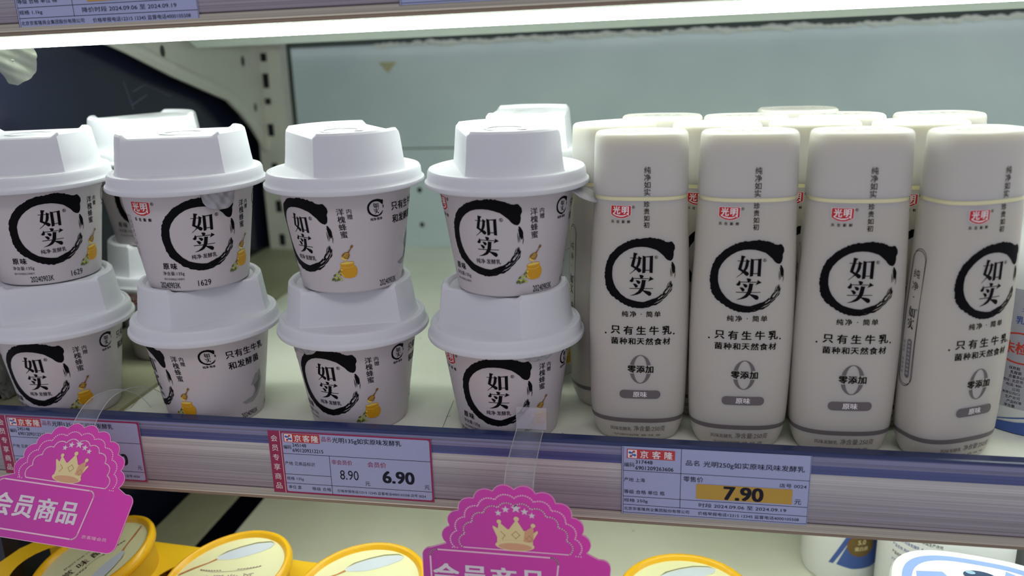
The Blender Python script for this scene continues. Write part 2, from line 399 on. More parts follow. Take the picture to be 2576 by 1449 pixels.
for y, z, ry, rz in ((0.382,0.190,.0035,.005),(0.398,0.146,.0028,.0042),(0.246,0.2030,.0035,.005)):
    b = B(); b.add([(0.0017, y-.43+ry*math.cos(t*PI/8), z-.21+rz*math.sin(t*PI/8)) for t in range(16)], [tuple(range(16))])
    obj('screw_hole', b.done('screw_hole', [mat('hole_shadow', (60,62,56), .8)], False), br)

# shelves
def shelf_mat(name, c0, c1, rough):
    mt = bpy.data.materials.new(name); mt.use_nodes = True; nt = mt.node_tree; N = nt.nodes; L = nt.links
    b = N['Principled BSDF']; b.inputs['Roughness'].default_value = rough
    tc = N.new('ShaderNodeTexCoord'); nz = N.new('ShaderNodeTexNoise'); nz.inputs['Scale'].default_value = 14; nz.inputs['Detail'].default_value = 6
    L.new(tc.outputs['Object'], nz.inputs['Vector'])
    cr = N.new('ShaderNodeValToRGB'); cr.color_ramp.elements[0].position = .35; cr.color_ramp.elements[1].position = .7
    cr.color_ramp.elements[0].color = lin(c0); cr.color_ramp.elements[1].color = lin(c1)
    L.new(nz.outputs['Fac'], cr.inputs[0])
    vo = N.new('ShaderNodeTexVoronoi'); vo.inputs['Scale'].default_value = 45; L.new(tc.outputs['Object'], vo.inputs['Vector'])
    mr = N.new('ShaderNodeMath'); mr.operation = 'LESS_THAN'; mr.inputs[1].default_value = 0.035; L.new(vo.outputs['Distance'], mr.inputs[0])
    mx = N.new('ShaderNodeMix'); mx.data_type = 'RGBA'; mx.inputs[7].default_value = lin(tuple(x*0.72 for x in c0))
    L.new(mr.outputs[0], mx.inputs[0]); L.new(cr.outputs[0], mx.inputs[6]); L.new(mx.outputs[2], b.inputs['Base Color'])
    return mt
M_SHELF = shelf_mat('shelf_enamel', (222,226,208), (236,238,224), 0.34)
M_PLATE = shelf_mat('shade_toned_side_plate', (150,150,122), (172,172,142), 0.5)  # darker olive tone puts the shade on the side plate into its colour
def shelf(name, x0, x1, y0, y1, z, th, label, cat='shelf', m=None, group=None):
    b = B(); b.box((x0, y0, z-th), (x1, y1, z))
    if z < .2: b.box((x0, y0, z-th-0.012), (x1, y0+0.002, z-th)); b.box((x0, y1-0.002, z-th-0.010), (x1, y1, z-th))
    return tag(obj(name, b.done(name, [m or M_SHELF], False)), label, cat, group)
sh = shelf('shelf', -0.221, 0.62, 0.006, 0.4365, 0.0, 0.004, 'pale glossy metal shelf carrying the white cups and bottles')
a = Art(); a.line([(-26.6,62),(-25.4,40),(-24.2,22)], 0.35, 0); a.line([(-25.2,38.5),(-23.6,40.5)], 0.4, 0); a.line([(-214,54),(-204,66)], .35, 0); a.line([(-221,40),(-219,30),(-222,20)], .5, 0)
v, f, mm = a.wrapped(lambda x, y, o: (x*.001, y*.001, 0.00002+o))
bb = B(); bb.add([tuple(p.co) for p in sh.data.vertices], [tuple(p.vertices) for p in sh.data.polygons], 0); bb.add(v, f, 1)
sh.data = bb.done('shelf', [M_SHELF, mat('shelf_scratch', (120, 120, 100), .7)], False, recalc=False)
shelf('side_shelf', -0.311, -0.2245, 0.006, 0.425, 0.0, 0.004, 'narrow shelf plate left of the pale shelf, its colour darkened for shade', m=M_PLATE)
shelf('shelf', -0.221, 0.62, -0.12, 0.4365, -0.15, 0.004, 'lower pale shelf under the price rail carrying the yellow cups')
shelf('side_shelf', -0.2865, -0.2465, -0.05, 0.425, -0.15, 0.004, 'pale lower side strip beyond the dark gap', m=mat('strip_enamel', (176,176,150), .45, var=.25, vscale=26))
shelf('shelf', -0.34, 0.62, 0.004, 0.40, 0.2225, 0.003, 'upper shelf above the light strip')
b = B(); b.prism([(-0.2780, .2046), (0.62, .2185), (0.62, .2192), (-0.2815, .2192), (-0.2835, .2100)], 'y', 0.270, 0.2725)
tag(obj('shelf_beam', b.done('shelf_beam', [mat('beam_enamel', (196,208,196), .45)], False)), 'white crossbeam under the back edge of the upper shelf', 'beam')
# frost along the top of the wall
b = B()
n = 120
for i in range(n):
    x = -0.18+i*0.8/n; r0 = random.uniform(.0012, .0026)
    b.lathe([(0.001, -r0), (r0*1.6, -r0*.3), (r0*1.3, r0*.5), (0.0005, r0)], 7, fr=lambda t, r, z, x=x, q=random.uniform(-.0012, .0012): (x+r*1.9*math.sin(t), YW-0.0006-abs(r)*0.25*max(0, math.cos(t)), 0.2000+.0135*(x+.18)+q+z*1.2))
tag(obj('frost', b.done('frost', [mat('frost', (206, 214, 206), .7, 1.0, 300)], True, 60)), 'pale crust of frost along the top of the back panel', 'frost', kind='stuff')

# light strips
M_TUBE = emit('lit_diffuser', (0.93, 1.0, 0.95), TUBE)
def tube(x0, x1, z, y, label, mt=None):
    t = empty('light_strip', ((x0+x1)/2, y, z), 0, label, 'light', 'light strips under the shelves'); h = (x1-x0)/2
    b = B(); b.box((-h, -0.006, -0.0031), (h, 0.006, 0.0031)); obj('diffuser', b.done('diffuser', [mt or M_TUBE], False), t)
    b = B(); b.box((-h, -0.0075, 0.0032), (h, 0.0075, 0.0041)); obj('housing', b.done('housing', [mat('lamp_housing', (206,214,206), .4)], False), t)
tube(-0.305, 0.60, 0.2152, 0.073, 'bright white light strip under the upper shelf')
tube(-0.20, 0.60, -0.0105, 0.040, 'white light strip hidden under the middle shelf', emit('lit_diffuser_lower', (0.96, 1.0, 0.93), TUBE*.52))

# ------------------------------------------------------------------ price rails
def rail_material():
    mt = bpy.data.materials.new('clear_rail_over_insert'); mt.use_nodes = True; nt = mt.node_tree; N = nt.nodes; L = nt.links
    b = N['Principled BSDF']; b.inputs['Roughness'].default_value = 0.3
    tc = N.new('ShaderNodeTexCoord'); sp = N.new('ShaderNodeSeparateXYZ'); L.new(tc.outputs['Object'], sp.inputs[0])
    mp = N.new('ShaderNodeMapRange'); mp.inputs[1].default_value = -0.0344; mp.inputs[2].default_value = 0.0101
    L.new(sp.outputs['Z'], mp.inputs[0])
    cr = N.new('ShaderNodeValToRGB'); el = cr.color_ramp.elements; cr.color_ramp.interpolation = 'LINEAR'
    T = lambda z: (z+34.4)/44.5
    stops = [(-34.4,(148,130,112)),(-32.6,(150,132,114)),(-32.5,(214,208,188)),(-31.9,(214,208,188)),(-31.7,(176,170,154)),(-28.9,(178,172,158)),(-28.6,(112,96,100)),(-28.2,(148,140,150)),(-16,(164,160,168)),(-1.4,(206,204,202)),(-1.1,(78,88,142)),(3.4,(84,92,144)),(3.6,(134,134,168)),(8.2,(132,134,168)),(8.5,(50,64,110)),(10.1,(46,58,100))]  # palest stops near the bottom lip paint its highlight into the colour
    el[0].position = T(stops[0][0]); el[0].color = lin(stops[0][1]); el[1].position = 1; el[1].color = lin(stops[-1][1])
    for z, c in stops[1:-1]: e = el.new(T(z)); e.color = lin(c)
    L.new(mp.outputs[0], cr.inputs[0])
    mv = N.new('ShaderNodeMapping'); mv.inputs['Scale'].default_value = (2.5, 1, 1400); L.new(tc.outputs['Object'], mv.inputs[0])
    nz = N.new('ShaderNodeTexNoise'); nz.inputs['Scale'].default_value = 1; nz.inputs['Detail'].default_value = 3; L.new(mv.outputs[0], nz.inputs['Vector'])
    mr = N.new('ShaderNodeMapRange'); mr.inputs[1].default_value = .3; mr.inputs[2].default_value = .7; mr.inputs[3].default_value = 0.60; mr.inputs[4].default_value = 1.16
    L.new(nz.outputs['Fac'], mr.inputs[0])
    mx = N.new('ShaderNodeMix'); mx.data_type = 'RGBA'; mx.blend_type = 'MULTIPLY'; mx.inputs[0].default_value = 1
    L.new(cr.outputs[0], mx.inputs[6]); L.new(mr.outputs[0], mx.inputs[7]); L.new(mx.outputs[2], b.inputs['Base Color'])
    bp = N.new('ShaderNodeBump'); bp.inputs['Strength'].default_value = .5; bp.inputs['Distance'].default_value = .0003; L.new(nz.outputs['Fac'], bp.inputs['Height']); L.new(bp.outputs[0], b.inputs['Normal'])
    return mt
M_RAIL = rail_material()
RP = [(4.5,10.1),(-1.2,10.1),(-2.2,9.7),(-2.6,8.6),(-2.2,7.9),(-3.0,7.2),(-2.7,6.0),(-3.1,5.0),(-2.8,3.6),(-3.0,1.0),(-2.8,-1.1),(-3.0,-3),(-3.1,-14),(-3.0,-27.9),(-2.3,-28.4),(-3.0,-28.9),(-3.6,-30.5),(-4.6,-31.8),(-4.7,-32.4),(-4.0,-32.8),(-4.1,-34.4),(4.5,-34.4)]
def rail(z, label):
    b = B(); b.prism([(y*.001, zz*.001) for y, zz in RP], 'x', -0.47, 0.47)
    return tag(obj('price_rail', b.done('price_rail', [M_RAIL], True, 20), loc=(0.13, 0, z)), label, 'rail', 'price rails')
rail(0.0, 'long clear plastic price rail on the middle shelf front')
rail(0.2522, 'upper price rail cut off by the top of the picture')

# price labels ------------------------------------------------------
PAPER = mat('blue_grey_label_paper', (164, 172, 210), .5, 0.2, 300)
MAG = mat('magenta_ink', (150, 34, 84), .5)
YEL = mat('yellow_highlight_ink', (188, 150, 58), .5)
LRED = mat('label_red', (192, 56, 62), .5)
LBLU = mat('label_blue', (40, 92, 170), .5)
LINK = mat('label_dark_ink', (26, 28, 46), .6, spec=.2)
LM = [PAPER, LINK, MAG, WHITE, YEL, LRED, LBLU]
def store_logo(a, x0, y0, x1, y1, L=1):
    a.rect(x0, y0, x1, y1, 5, L); h = y1-y0; s = h*0.86
    a.rect(x0+.5, y0+h*.07, x0+.5+s, y1-h*.07, 3, L+1)
    cx, cy = x0+.5+s/2, (y0+y1)/2
    q = s*.46
    a.poly([(cx-q,cy+q*.35),(cx-q*.5,cy+q*.8),(cx-q*.45,cy+q*.5),(cx+q*.2,cy+q*.45),(cx+q*.1,cy+q*.05),(cx-q*.45,cy+q*.1),(cx-q*.5,cy-q*.15)], 6, L+2)
    a.poly([(cx+q,cy-q*.35),(cx+q*.5,cy-q*.8),(cx+q*.45,cy-q*.5),(cx-q*.2,cy-q*.45),(cx-q*.1,cy-q*.05),(cx+q*.45,cy-q*.1),(cx+q*.5,cy+q*.15)], 6, L+2)
    a.ell(cx+q*.35, cy+q*.62, q*.34, q*.3, 5, L+2); a.ell(cx-q*.35, cy-q*.62, q*.34, q*.3, 5, L+2)
    a.chars('京客隆', (x0+s+1+x1)/2, cy, h*.78, (x1-x0-s-1)/3.05, 3, L+2, 0.02)
def T(a, t, x0, x1, y, h, m=1, bold=0.0, L=1): a.text(t, (x0+x1)/2, y, h, m, L, bold, width=x1-x0)
def label_plate(name, x, z, wd, hh, art, label, scale=1.0, group='price labels in the rails'):
    b = B(); s = scale*.001; b.box((x, -0.0036, z-hh*s), (x+wd*s, -0.0033, z), 0)
    v, f, mm = art.flat(x, z, -0.0036, scale); b.add(v, f, mm)
    return tag(obj(name, b.done(name, LM, False, recalc=False)), label, 'price label', group)
def member_label():
    a = Art(); W, H = 91.5, 37.5
    a.rect(0, -H, W, 0, 2, 0)
    a.rect(7.9, -H+1.1, W-1.0, -1.0, 0, 1, 1.2)
    a.rect(6.8, -H, 7.05, 0, 3, 1)
    a.chars('会员专享商品', 3.4, -18.9, 3.9, 5.75, 3, 2, 0, vert=True)
    store_logo(a, 9.0, -6.4, 29.6, -1.2, 2)
    T(a, '品名', 30.6, 36.0, -3.5, 2.9, 2, .01, 2); T(a, '光明135g如实原味发酵乳', 36.7, 75.2, -4.0, 3.7, 1, .015, 2)
    T(a, '编码', 8.4, 12.9, -9.4, 2.4, 1, .01, 2); T(a, '245148', 13.6, 21.5, -8.1, 2.0, 1, .01, 2); T(a, '6901209212215', 13.5, 31, -11.1, 2.1, 1, .01, 2)
    for x0, y0, x1, y1 in ((7.9,-13.4,90.5,-13.4),(34.2,-13.4,34.2,-36.4),(7.9,-25.8,34.2,-25.8),(7.9,-31.3,90.5,-31.3)): a.line([(x0,y0),(x1,y1)], .25, 1, 2)
    T(a, '产地 见商品标识', 8.2, 25.5, -19.2, 2.3, 1, 0, 2); T(a, '规格 135g', 8.4, 18.2, -28.5, 2.3, 1, 0, 2)
    T(a, '单位 盒', 9, 16.4, -33.6, 2.1, 1, 0, 2); T(a, '等级 合格', 22.6, 33.6, -33.9, 2.1, 1, 0, 2)
    T(a, '非会员价', 35.3, 47, -16.9, 2.9, 2, .01, 2); T(a, '会员价', 55.6, 66, -17.1, 3.2, 2, .01, 2)
    T(a, '8.90', 39.5, 50.0, -24.3, 5.6, 1, 0.0, 2); T(a, '6.90', 63.8, 81.0, -24.0, 7.0, 1, .034, 2)
    T(a, '元', 53.4, 56.2, -28.8, 2.5, 1, 0, 2); T(a, '元', 86.6, 89.4, -28.6, 2.5, 1, 0, 2)
    T(a, '价格举报电话12315 12345 监督电话4000105508 店号 0024', 37.2, 87.0, -34.2, 1.8, 1, 0, 2)
    return a, W, H
def retail_label(kind):
    a = Art(); W, H = 91.5, 38.0
    for x in (0.15, .95): a.line([(x, -H), (x, 0)], .18, 1)
    a.line([(29.5, 0), (29.5, -33)], .25, 1)
    for y in (-13.4, -28.0): a.line([(.9, y), (W-.3, y)], .25, 1)
    a.line([(.9, -32.7), (W-.3, -33.0)], .25, 1); a.line([(.9, -37.2), (W-.3, -37.2)], .22, 1)
    a.line([(W-.3, 0), (W-.3, -37.2)], .15, 1)
    store_logo(a, 2.6, -6.4, 26.4, -1.2)
    T(a, '编码', 1.3, 6.4, -10, 2.5)
    if not kind: T(a, '317448', 7.0, 15.4, -8.2, 2.0, 1, .012); T(a, '6901209263606', 7.0, 25.8, -11.5, 2.1, 1, .012)
    T(a, '品名', 31.8, 38.4, -7.2, 3.0)
    if not kind: T(a, '光明250g如实原味风味发酵乳', 40.4, 88.6, -7.6, 3.7, 1, .008)
    if not kind: T(a, '产地 上海', 1.3, 11.8, -18.4, 2.3)
    T(a, '等级 合格 单位 '+('桶' if kind else '瓶'), 1.3, 21.8, -25.2, 2.3)
    T(a, '规格 '+('1.1kg' if kind else '250g'), 1.3, 13.4, -30.3, 2.3)
    if not kind: T(a, '零售价', 30.8, 40.6, -16.2, 3.0); T(a, '店号 0024', 77.2, 90, -16.7, 2.2)
    a.rect(37.3, -26.9, 83.6, -18.6, 4, 1)
    if not kind: T(a, '7.90', 51, 69.6, -22.8, 7.3, 1, .036, 2); T(a, '元', 84.8, 88, -25.3, 2.8)
    T(a, ('降价时段' if kind else '时段')+' 2024.09.06 至 2024.09.19', 34.0 if kind else 38.8, 81.2, -30.4, 2.3)
    T(a, '北京京客隆商业集团股份有限公司', 1.4, 34.2, -34.9, 1.9); T(a, '价格举报电话12315 12345 监督电话4000105508', 38.6, 87.5, -35.1, 2.0)
    return a, W, H
a, W, H = member_label()
label_plate('price_label', -0.1150, 0.0072, W, H, a, 'magenta-edged member price label reading 6.90, fully visible in the middle of the rail')
label_plate('price_label', -0.2835, 0.0078, W, H, a, 'magenta-edged member price label at the left end, partly covered by a pink sign')
a, W, H = retail_label(0)
label_plate('price_label', 0.0758, 0.0088, W, H, a, 'white price label with 7.90 on a yellow patch below the bottles')
a, W, H = retail_label(1)
label_plate('price_label', -0.2222, 0.2605, W, H, a, 'upper left price label with a yellow patch cut by the picture edge', 1.06)
label_plate('price_label', -0.0262, 0.2630, W, H, a, 'price label in the upper rail right of the other, only its last line visible', 1.06)

# the upper shelf hangs slightly out of level: tilt everything fixed to it
def tilt_upper(ang=-0.0135, px=-0.120, pz=0.2150):
    T_ = Matrix.Translation((px, 0, pz)) @ Matrix.Rotation(ang, 4, 'Y') @ Matrix.Translation((-px, 0, -pz))
    bpy.context.view_layer.update()
    for o in list(COL.objects):
        if o.parent is None and (o.name == 'shelf.002' or (o.name.startswith('price_') and (o.location.z > .2 or (o.type == 'MESH' and o.name.startswith('price_label') and o.data.vertices[0].co.z > .2))) or (o.name == 'light_strip')):
            o.matrix_world = T_ @ o.matrix_world
tilt_upper()

# ------------------------------------------------------------------ yogurt cups
RB, RT, HB = 0.0272, 0.0350, 0.0545
def cup_r(z): return RB+(RT-RB)*z/0.053
def cup_art(date_at=None):
    """x in mm of arc at local radius, y height in mm"""
    a = Art()
    emblem(a, 0, 31.4, 19.8, 1, 0, True, (.9, 1.6, .86))
    reg_mark(a, 9.3, 41.2, .95, 1)
    a.text('纯净·发酵乳', 1.0, 19.3, 2.6, 1, 0, .015, width=13.2)
    logo(a, -30.0, 46.2, 12.5)
    a.chars('原味', -18.0, 14.6, 3.6, 4.6, 1, 0, .02)
    a.text('净含量:135g', -16.8, 10.3, 2.6, 1, 0, 0, width=12.5)
    a.text('图片仅供赠品口味提示', -16.8, 7.2, 1.2, 1, 0, 0, width=12.0)
    a.chars('洋槐蜂蜜', 25.5, 38.6, 3.7, 4.0, 1, 0, .015, vert=True)
    a.chars('内赠', 29.8, 43.3, 2.7, 2.9, 1, 0, .01, vert=True)
    honey(a, 24.8, 12.4, 1.72)
    emblem(a, 43.5, 45.0, 4.6, 1, 0, False)
    a.text('纯净·简单', 43.2, 39.2, 1.5, 1, 0, .02, width=6.6)
    a.chars('只有生牛乳', 65.5, 44.2, 4.6, 5.2, 1, 0, .02); a.chars('和发酵菌', 63.0, 37.2, 4.6, 5.2, 1, 0, .02)
    # swirl of yogurt
    a.poly([(56,12),(58,10.5),(63,10.2),(68,12.5),(72,17),(74,23),(73,29),(71.5,27),(69,27),(66.5,24),(64,21),(66,20.5),(67,17),(64,13.5),(60,13)], 10, 0)
    a.poly([(66,20.5),(70,22),(71.5,26),(72,22),(69,16.5),(66,14),(67,17)], 11, 1)
    for k, t in enumerate(('产品标准号: GB 19302', '贮存条件: 2℃~6℃', '保质期 配料 生牛乳', '洋槐蜂蜜 风味发酵乳')):
        a.text(t, -41.0-k*2.2, 30, 1.25, 1, 0, 0, width=24, rot=-PI/2)
    if date_at is not None:
        a.text('20240903K', date_at, 3.6, 3.3, 1, 0, -.006, width=12.5); a.text('1629', date_at+19.5, 4.2, 3.3, 1, 0, -.006, width=7.0)
    return a
CM = [M_CUP, INK, RED, RED, WHITE, HONEY, HONEYL, BROWN, GREEN, LEAF, LGREY, mat('swirl_shade', (112,112,118), .5)]
def cup_map(x, y, o):
    z = min(y, 53.0)*0.001; r = cup_r(z)+o; t = x*0.001/(0.0312*0.35+cup_r(z)*0.65)
    return (r*math.sin(t), -r*math.cos(t), z)
def cup_body(date_at):
    b = B()
    b.lathe([(RB-.0022, .0022), (RB-.0018, .0004), (RB-.0010, 0.0), (RB-.0002, .0004), (RB, .0012), (RT, .053), (RT+.0004, HB)], 96, 0)
    v, f, mm = cup_art(date_at).wrapped(cup_map, 2.0, None)
    b.add(v, f, mm)
    return b.done('cup_body', CM, True, 50, recalc=False)
def lid_mesh():
    b = B(); n = 144; d = 0.0246; R0, R1 = 0.0362, 0.0337
    def rad(t, rr, k):   # two flats, facing -Y and +Y
        c = abs(math.cos(t)); fl = k/max(c, 1e-4)
        return min(rr, fl)
    def rimf(t):
        s = abs(math.cos(t)); lim = 0.70
        u = min(1, max(0, (lim-s)/0.05)); return u*u*(3-2*u)
    prof = []  # (radius fn, z fn)
    for r, z in ((0.0358,.0540),(0.0412,.0536),(0.0421,.0540),(0.0425,.0550),(0.0423,.0562),(0.0414,.0570),(0.0410,.0580),(0.0407,.0612),(0.0400,.0624),(0.0388,.0628),(0.0380,.0622),(0.0372,.0624)):
        prof.append((lambda t, r=r: r, lambda t, z=z: z))
    def dome(rr, k, z, rim=0.0):
        prof.append((lambda t: rad(t, rr, k), lambda t: z+rim*rimf(t)))
    dome(R0+.0006, d+.0006, .0624); dome(R0, d, .0632); dome(R0-.0008, d-.0006, .0680); dome(R1+.0003, d-.0016, .0795)
    dome(R1-.0002, d-.0020, .0808, .0016); dome(R1-.0012, d-.0030, .0815, .0020); dome(R1-.0030, d-.0034, .0815, .0020); dome(R1-.0040, d-.0038, .0815, .0012); dome(R1-.0046, d-.0042, .0815); dome(0.010, 0.010, .0815); dome(0.0005, .0005, .0815)
    k = 0
    for fr, fz in prof:
        for i in range(n):
            t = 2*PI*i/n; r = fr(t); b.v.append((r*math.sin(t), -r*math.cos(t), fz(t)))
    for j in range(len(prof)-1):
        for i in range(n):
            p = j*n+i; q = j*n+(i+1) % n
            b.f.append((p, q, q+n, p+n)); b.m.append(0)
    b.f.append(tuple((len(prof)-1)*n+i for i in range(n))); b.m.append(0)
    a = Art(); emblem(a, 0, 0, 11, 0, 0, False); a.text('开启', 0, -16, 2.5, 0)
    v, f, mm = a.wrapped(lambda x, y, o: (x*.001, y*.001, .0815+o), lift=.0003)
    b.add(v, f, [0]*len(f))
    return b.done('lid', [M_LID], True, 32, recalc=False)
LID = lid_mesh()
def foil_tab(parent, ang, flare=0.0, wd=20, ln=9):
    b = B(); nx, ny = 18, 10
    for j in range(ny+1):
        for i in range(nx+1):
            u = i/nx*2-1; v_ = j/ny; h = ln*math.sqrt(max(0, 1-abs(u)**2.6)); x = u*wd/2*0.001; z = 0.0538-v_*h*0.001*(1-flare*.35)
            rr = cup_r(z)+0.0010+0.0004*math.sin(u*7+v_*5)+0.0003*math.sin(u*13-v_*9)+flare*v_*h*0.001*1.1
            t = x/cup_r(z)
            b.v.append((rr*math.sin(t), -rr*math.cos(t), z))
    for j in range(ny):
        for i in range(nx):
            k = j*(nx+1)+i; b.f.append((k, k+1, k+nx+2, k+nx+1)); b.m.append(0)
    o = obj('foil_tab', b.done('foil_tab', [FOIL], True, 80, recalc=False), parent, rot=(0, 0, ang))
    md = o.modifiers.new('s', 'SOLIDIFY'); md.thickness = 0.0002
    o['label'] = 'grey foil tab'
    return o
bodies = {}
def cup(x, y, z, rot, flat_rot, date, label, group='white yogurt cups stacked two high', tilt=(0, 0)):
    t = empty('yogurt_cup', (x, y, z), 0, label, 'cup', group)
    t.rotation_euler = (tilt[0], tilt[1], 0)
    if date not in bodies: bodies[date] = cup_body(date)
    obj('cup_body', bodies[date], t, rot=(0, 0, R(rot))); obj('lid', LID, t, rot=(0, 0, R(flat_rot)))
    return t
def psi(x, y): return math.degrees(math.atan2(CAM.x-x, y-CAM.y))
PZ = 0.0821
def C(x, y, up_, rot, flat, date, label, group='white yogurt cups stacked two high'):
    return cup(x, y, PZ if up_ else 0.0, rot, psi(x, y)+flat, date, label, group)
u1 = C(-0.2605, 0.036, 1, 42, -23, -7.5, 'white honey yogurt cup, upper one of the leftmost front stack, cut by the picture edge')
u2 = C(-0.1635, 0.032, 1, 35.4, -16, -20, 'upper cup of the second stack, grey foil tab hanging over its black ring')
u3 = C(-0.0736, 0.0349, 1, -30.3, -72, 47, 'upper white yogurt cup of the third stack, honey pot facing forward')
u4 = C(0.014, 0.0355, 1, -12.1, -81, 30, 'upper white yogurt cup next to the bottles, foil tab sticking out at the right')
l1 = C(-0.2585, 0.032, 0, 4, -4, None, 'lower white yogurt cup of the leftmost stack')
l2 = C(-0.1645, 0.0341, 0, -49.2, 17, 60, 'lower white cup turned to show its small ring emblem and slogan')
l3 = C(-0.0767, 0.0386, 0, -13.5, -4, None, 'lower white yogurt cup of the third stack, flat side of lid facing forward')
l4 = C(0.0112, 0.0358, 0, -1.7, -35, -22, 'lower white yogurt cup next to the bottles, behind the clear strip')
C(-0.246, 0.129, 1, 20, 22, None, 'upper cup of the rear stack, only its lid top visible against the dark panel', 'white yogurt cups in the second row')
C(-0.247, 0.131, 0, 40, 10, None, 'lower cup of the rear stack, glimpsed between the two leftmost stacks', 'white yogurt cups in the second row')
C(0.0135, 0.1225, 1, 0, 84, None, 'upper cup behind the stack next to the bottles, only its lid top visible', 'white yogurt cups in the second row')
C(0.0135, 0.123, 0, 10, 40, None, 'lower cup behind the stack next to the bottles, nearly hidden', 'white yogurt cups in the second row')
foil_tab(u2, R(30.2+24), 0.15, 19, 10.5)
foil_tab(u4, R(10+72), 1.0, 20, 13)
foil_tab(l3, R(20.7-52), 0.05, 22, 6)
foil_tab(l4, R(10.4+28), 0.1, 18, 5)
foil_tab(u3, R(20.5-86), 0.1, 8, 3)

# ------------------------------------------------------------------ bottles
NS = 2.7
BP = [(0.0,.0190,.0120),(0.0006,.0203,.0133),(0.003,.0217,.0146),(0.008,.0236,.0158),(.014,.0246,.0164),(.022,.0250,.0166),(.04,.0255,.0168),(.06,.0258,.0169),(.08,.0255,.0168),(.10,.0247,.0166),(.118,.0238,.0164),(.1278,.0233,.0162),(.1296,.0229,.0159)]
def prof_ab(z):
    for i in range(len(BP)-1):
        if z <= BP[i+1][0]:
            t = (z-BP[i][0])/(BP[i+1][0]-BP[i][0]); return BP[i][1]+(BP[i+1][1]-BP[i][1])*t, BP[i][2]+(BP[i+1][2]-BP[i][2])*t
    return BP[-1][1], BP[-1][2]
def sup(t, a_, b_, n=NS):   # t=0 -> -Y, increasing to +X
    s, c = math.sin(t), math.cos(t)
    return (a_*math.copysign(abs(s)**(2/n), s), -b_*math.copysign(abs(c)**(2/n), c))
# arc length table at the belly
_tab = []
_acc = 0; _pp = sup(0, 25, 16.7)
for i in range(0, 1801):
    p = sup(R(i/10), 25, 16.7); _acc += math.dist(p, _pp); _pp = p; _tab.append(_acc)
def t_of(s):
    q = abs(s); lo, hi = 0, 1800
    while hi-lo > 1:
        mid = (lo+hi)//2
        if _tab[mid] < q: lo = mid
        else: hi = mid
    fr = (q-_tab[lo])/max(1e-9, _tab[hi]-_tab[lo])
    return math.copysign(R((lo+min(1, fr))/10), s)
def bmap(s, y, o):
    z = y*.001; a_, b_ = prof_ab(z) if z < .1300 else (cap_ab(z))
    t = t_of(s); x, yy = sup(t, a_, b_)
    n = Vector((math.copysign((abs(x)/a_)**(NS-1)/a_, x), math.copysign((abs(yy)/b_)**(NS-1)/b_, yy), 0)).normalized()
    return (x+n.x*o, yy+n.y*o, z)
def cap_ab(z):
    u = (z-.1315)/(.1617-.1315); u = min(1, max(0, u))
    return .0235-.0007*u, .0162-.0006*u
def bottle_art():
    a = Art(); a2 = Art()
    emblem(a, 0, 93.2, 17.9, 1); reg_mark(a, 8.0, 101.5, .85, 1)
    a.chars('纯净·简单', .9, 71.9, 3.1, 3.95, 1, 0, .025)
    a.chars('只有生牛乳', 1.0, 63.2, 4.6, 6.3, 1, 0, .03); a.chars('菌种和天然食材', .8, 57.3, 3.6, 4.25, 1, 0, .03)
    a.ell(-16.6, 61, .45, .45, 1); a.ell(17.2, 61, .45, .45, 1)
    for s0, s1 in ((0, 180), (180, 360)):
        o = []; i_ = []
        for k in range(21):
            t = R(s0+18+(144)*k/20); o.append((.9+5.4*math.cos(t), 42+7.9*math.sin(t))); i_.append((.9+3.3*math.cos(t), 42+7.5*math.sin(t)))
        a.poly(o+i_[::-1], 4, 0)
    a.chars('零添加', 1.0, 42.1, 4.0, 4.4, 1, 1, .03)
    a.rect(-9.5, 25.6, 11.3, 30.3, 4, 0, 2.2); a.text('原味', .9, 28, 3.1, 3, 1, .02, width=7)
    P = 92.0
    for k in range(46): a.rect(-P/2*1.02+k*2.04, 11.8, -P/2*1.02+(k+1)*2.04, 14.2, 4, 0)
    a.text('风味发酵乳', -9.4, 7.7, 2.3, 4, 0, .01, width=11.8); a.text('净含量:250克', 6.6, 8.2, 3.3, 4, 0, .01, width=17.4)
    a.text('*生产过程中不添加蔗糖、香精、色素、明胶', -.4, 3.9, 1.3, 4, 0, .01, width=28)
    lx, ly, lw = -10.3, 124.2, 10.3
    logo(a, lx, ly, lw, 0, 2, 3, 1)
    a.chars('珍贵如初', 3.0, 122.9, 2.9, 3.4, 1, 0, .02, vert=True)
    # oval side mark
    for dx, dy, rr in ((0, 0, 4.3), (.5, 1.2, 4.1)):
        pts = []
        for k in range(13): t = R(15*k); pts.append((-36.5+dx+rr*math.cos(t), 101+dy+rr*1.2*math.sin(t)))
        for k in range(13): t = R(180+15*k); pts.append((-36.5-dx+rr*math.cos(t), 44-dy+rr*1.2*math.sin(t)))
        a.line(pts, .28, 1, 0, True)
    a.chars('纯净', -36.5, 92, 4.2, 6, 1, 0, -.006, vert=True); a.ell(-36.5, 83.5, .35, .35, 1)
    ru_shi(a, -36.7, 73.3, 9.0, 1, 0, .72); reg_mark(a, -33.5, 77.8, .5, 1)
    a.rect(-36.9, 42.5, -34.1, 62.5, 4, 0, 1.3)
    for k in range(9): a.rect(-36.3, 44.2+k*2.0, -34.7, 45.6+k*2.0, 5, 1)
    for k in range(8):
        if k != 4: a.rect(-39.7, 44.2+k*2.2, -38.4, 45.6+k*2.2, 5, 0)
    c = Art(); c.chars('纯净如实', 3.1, 139.4, 3.4, 3.6, 1, 0, .015, vert=True)
    return a, c
ba, ca = bottle_art()
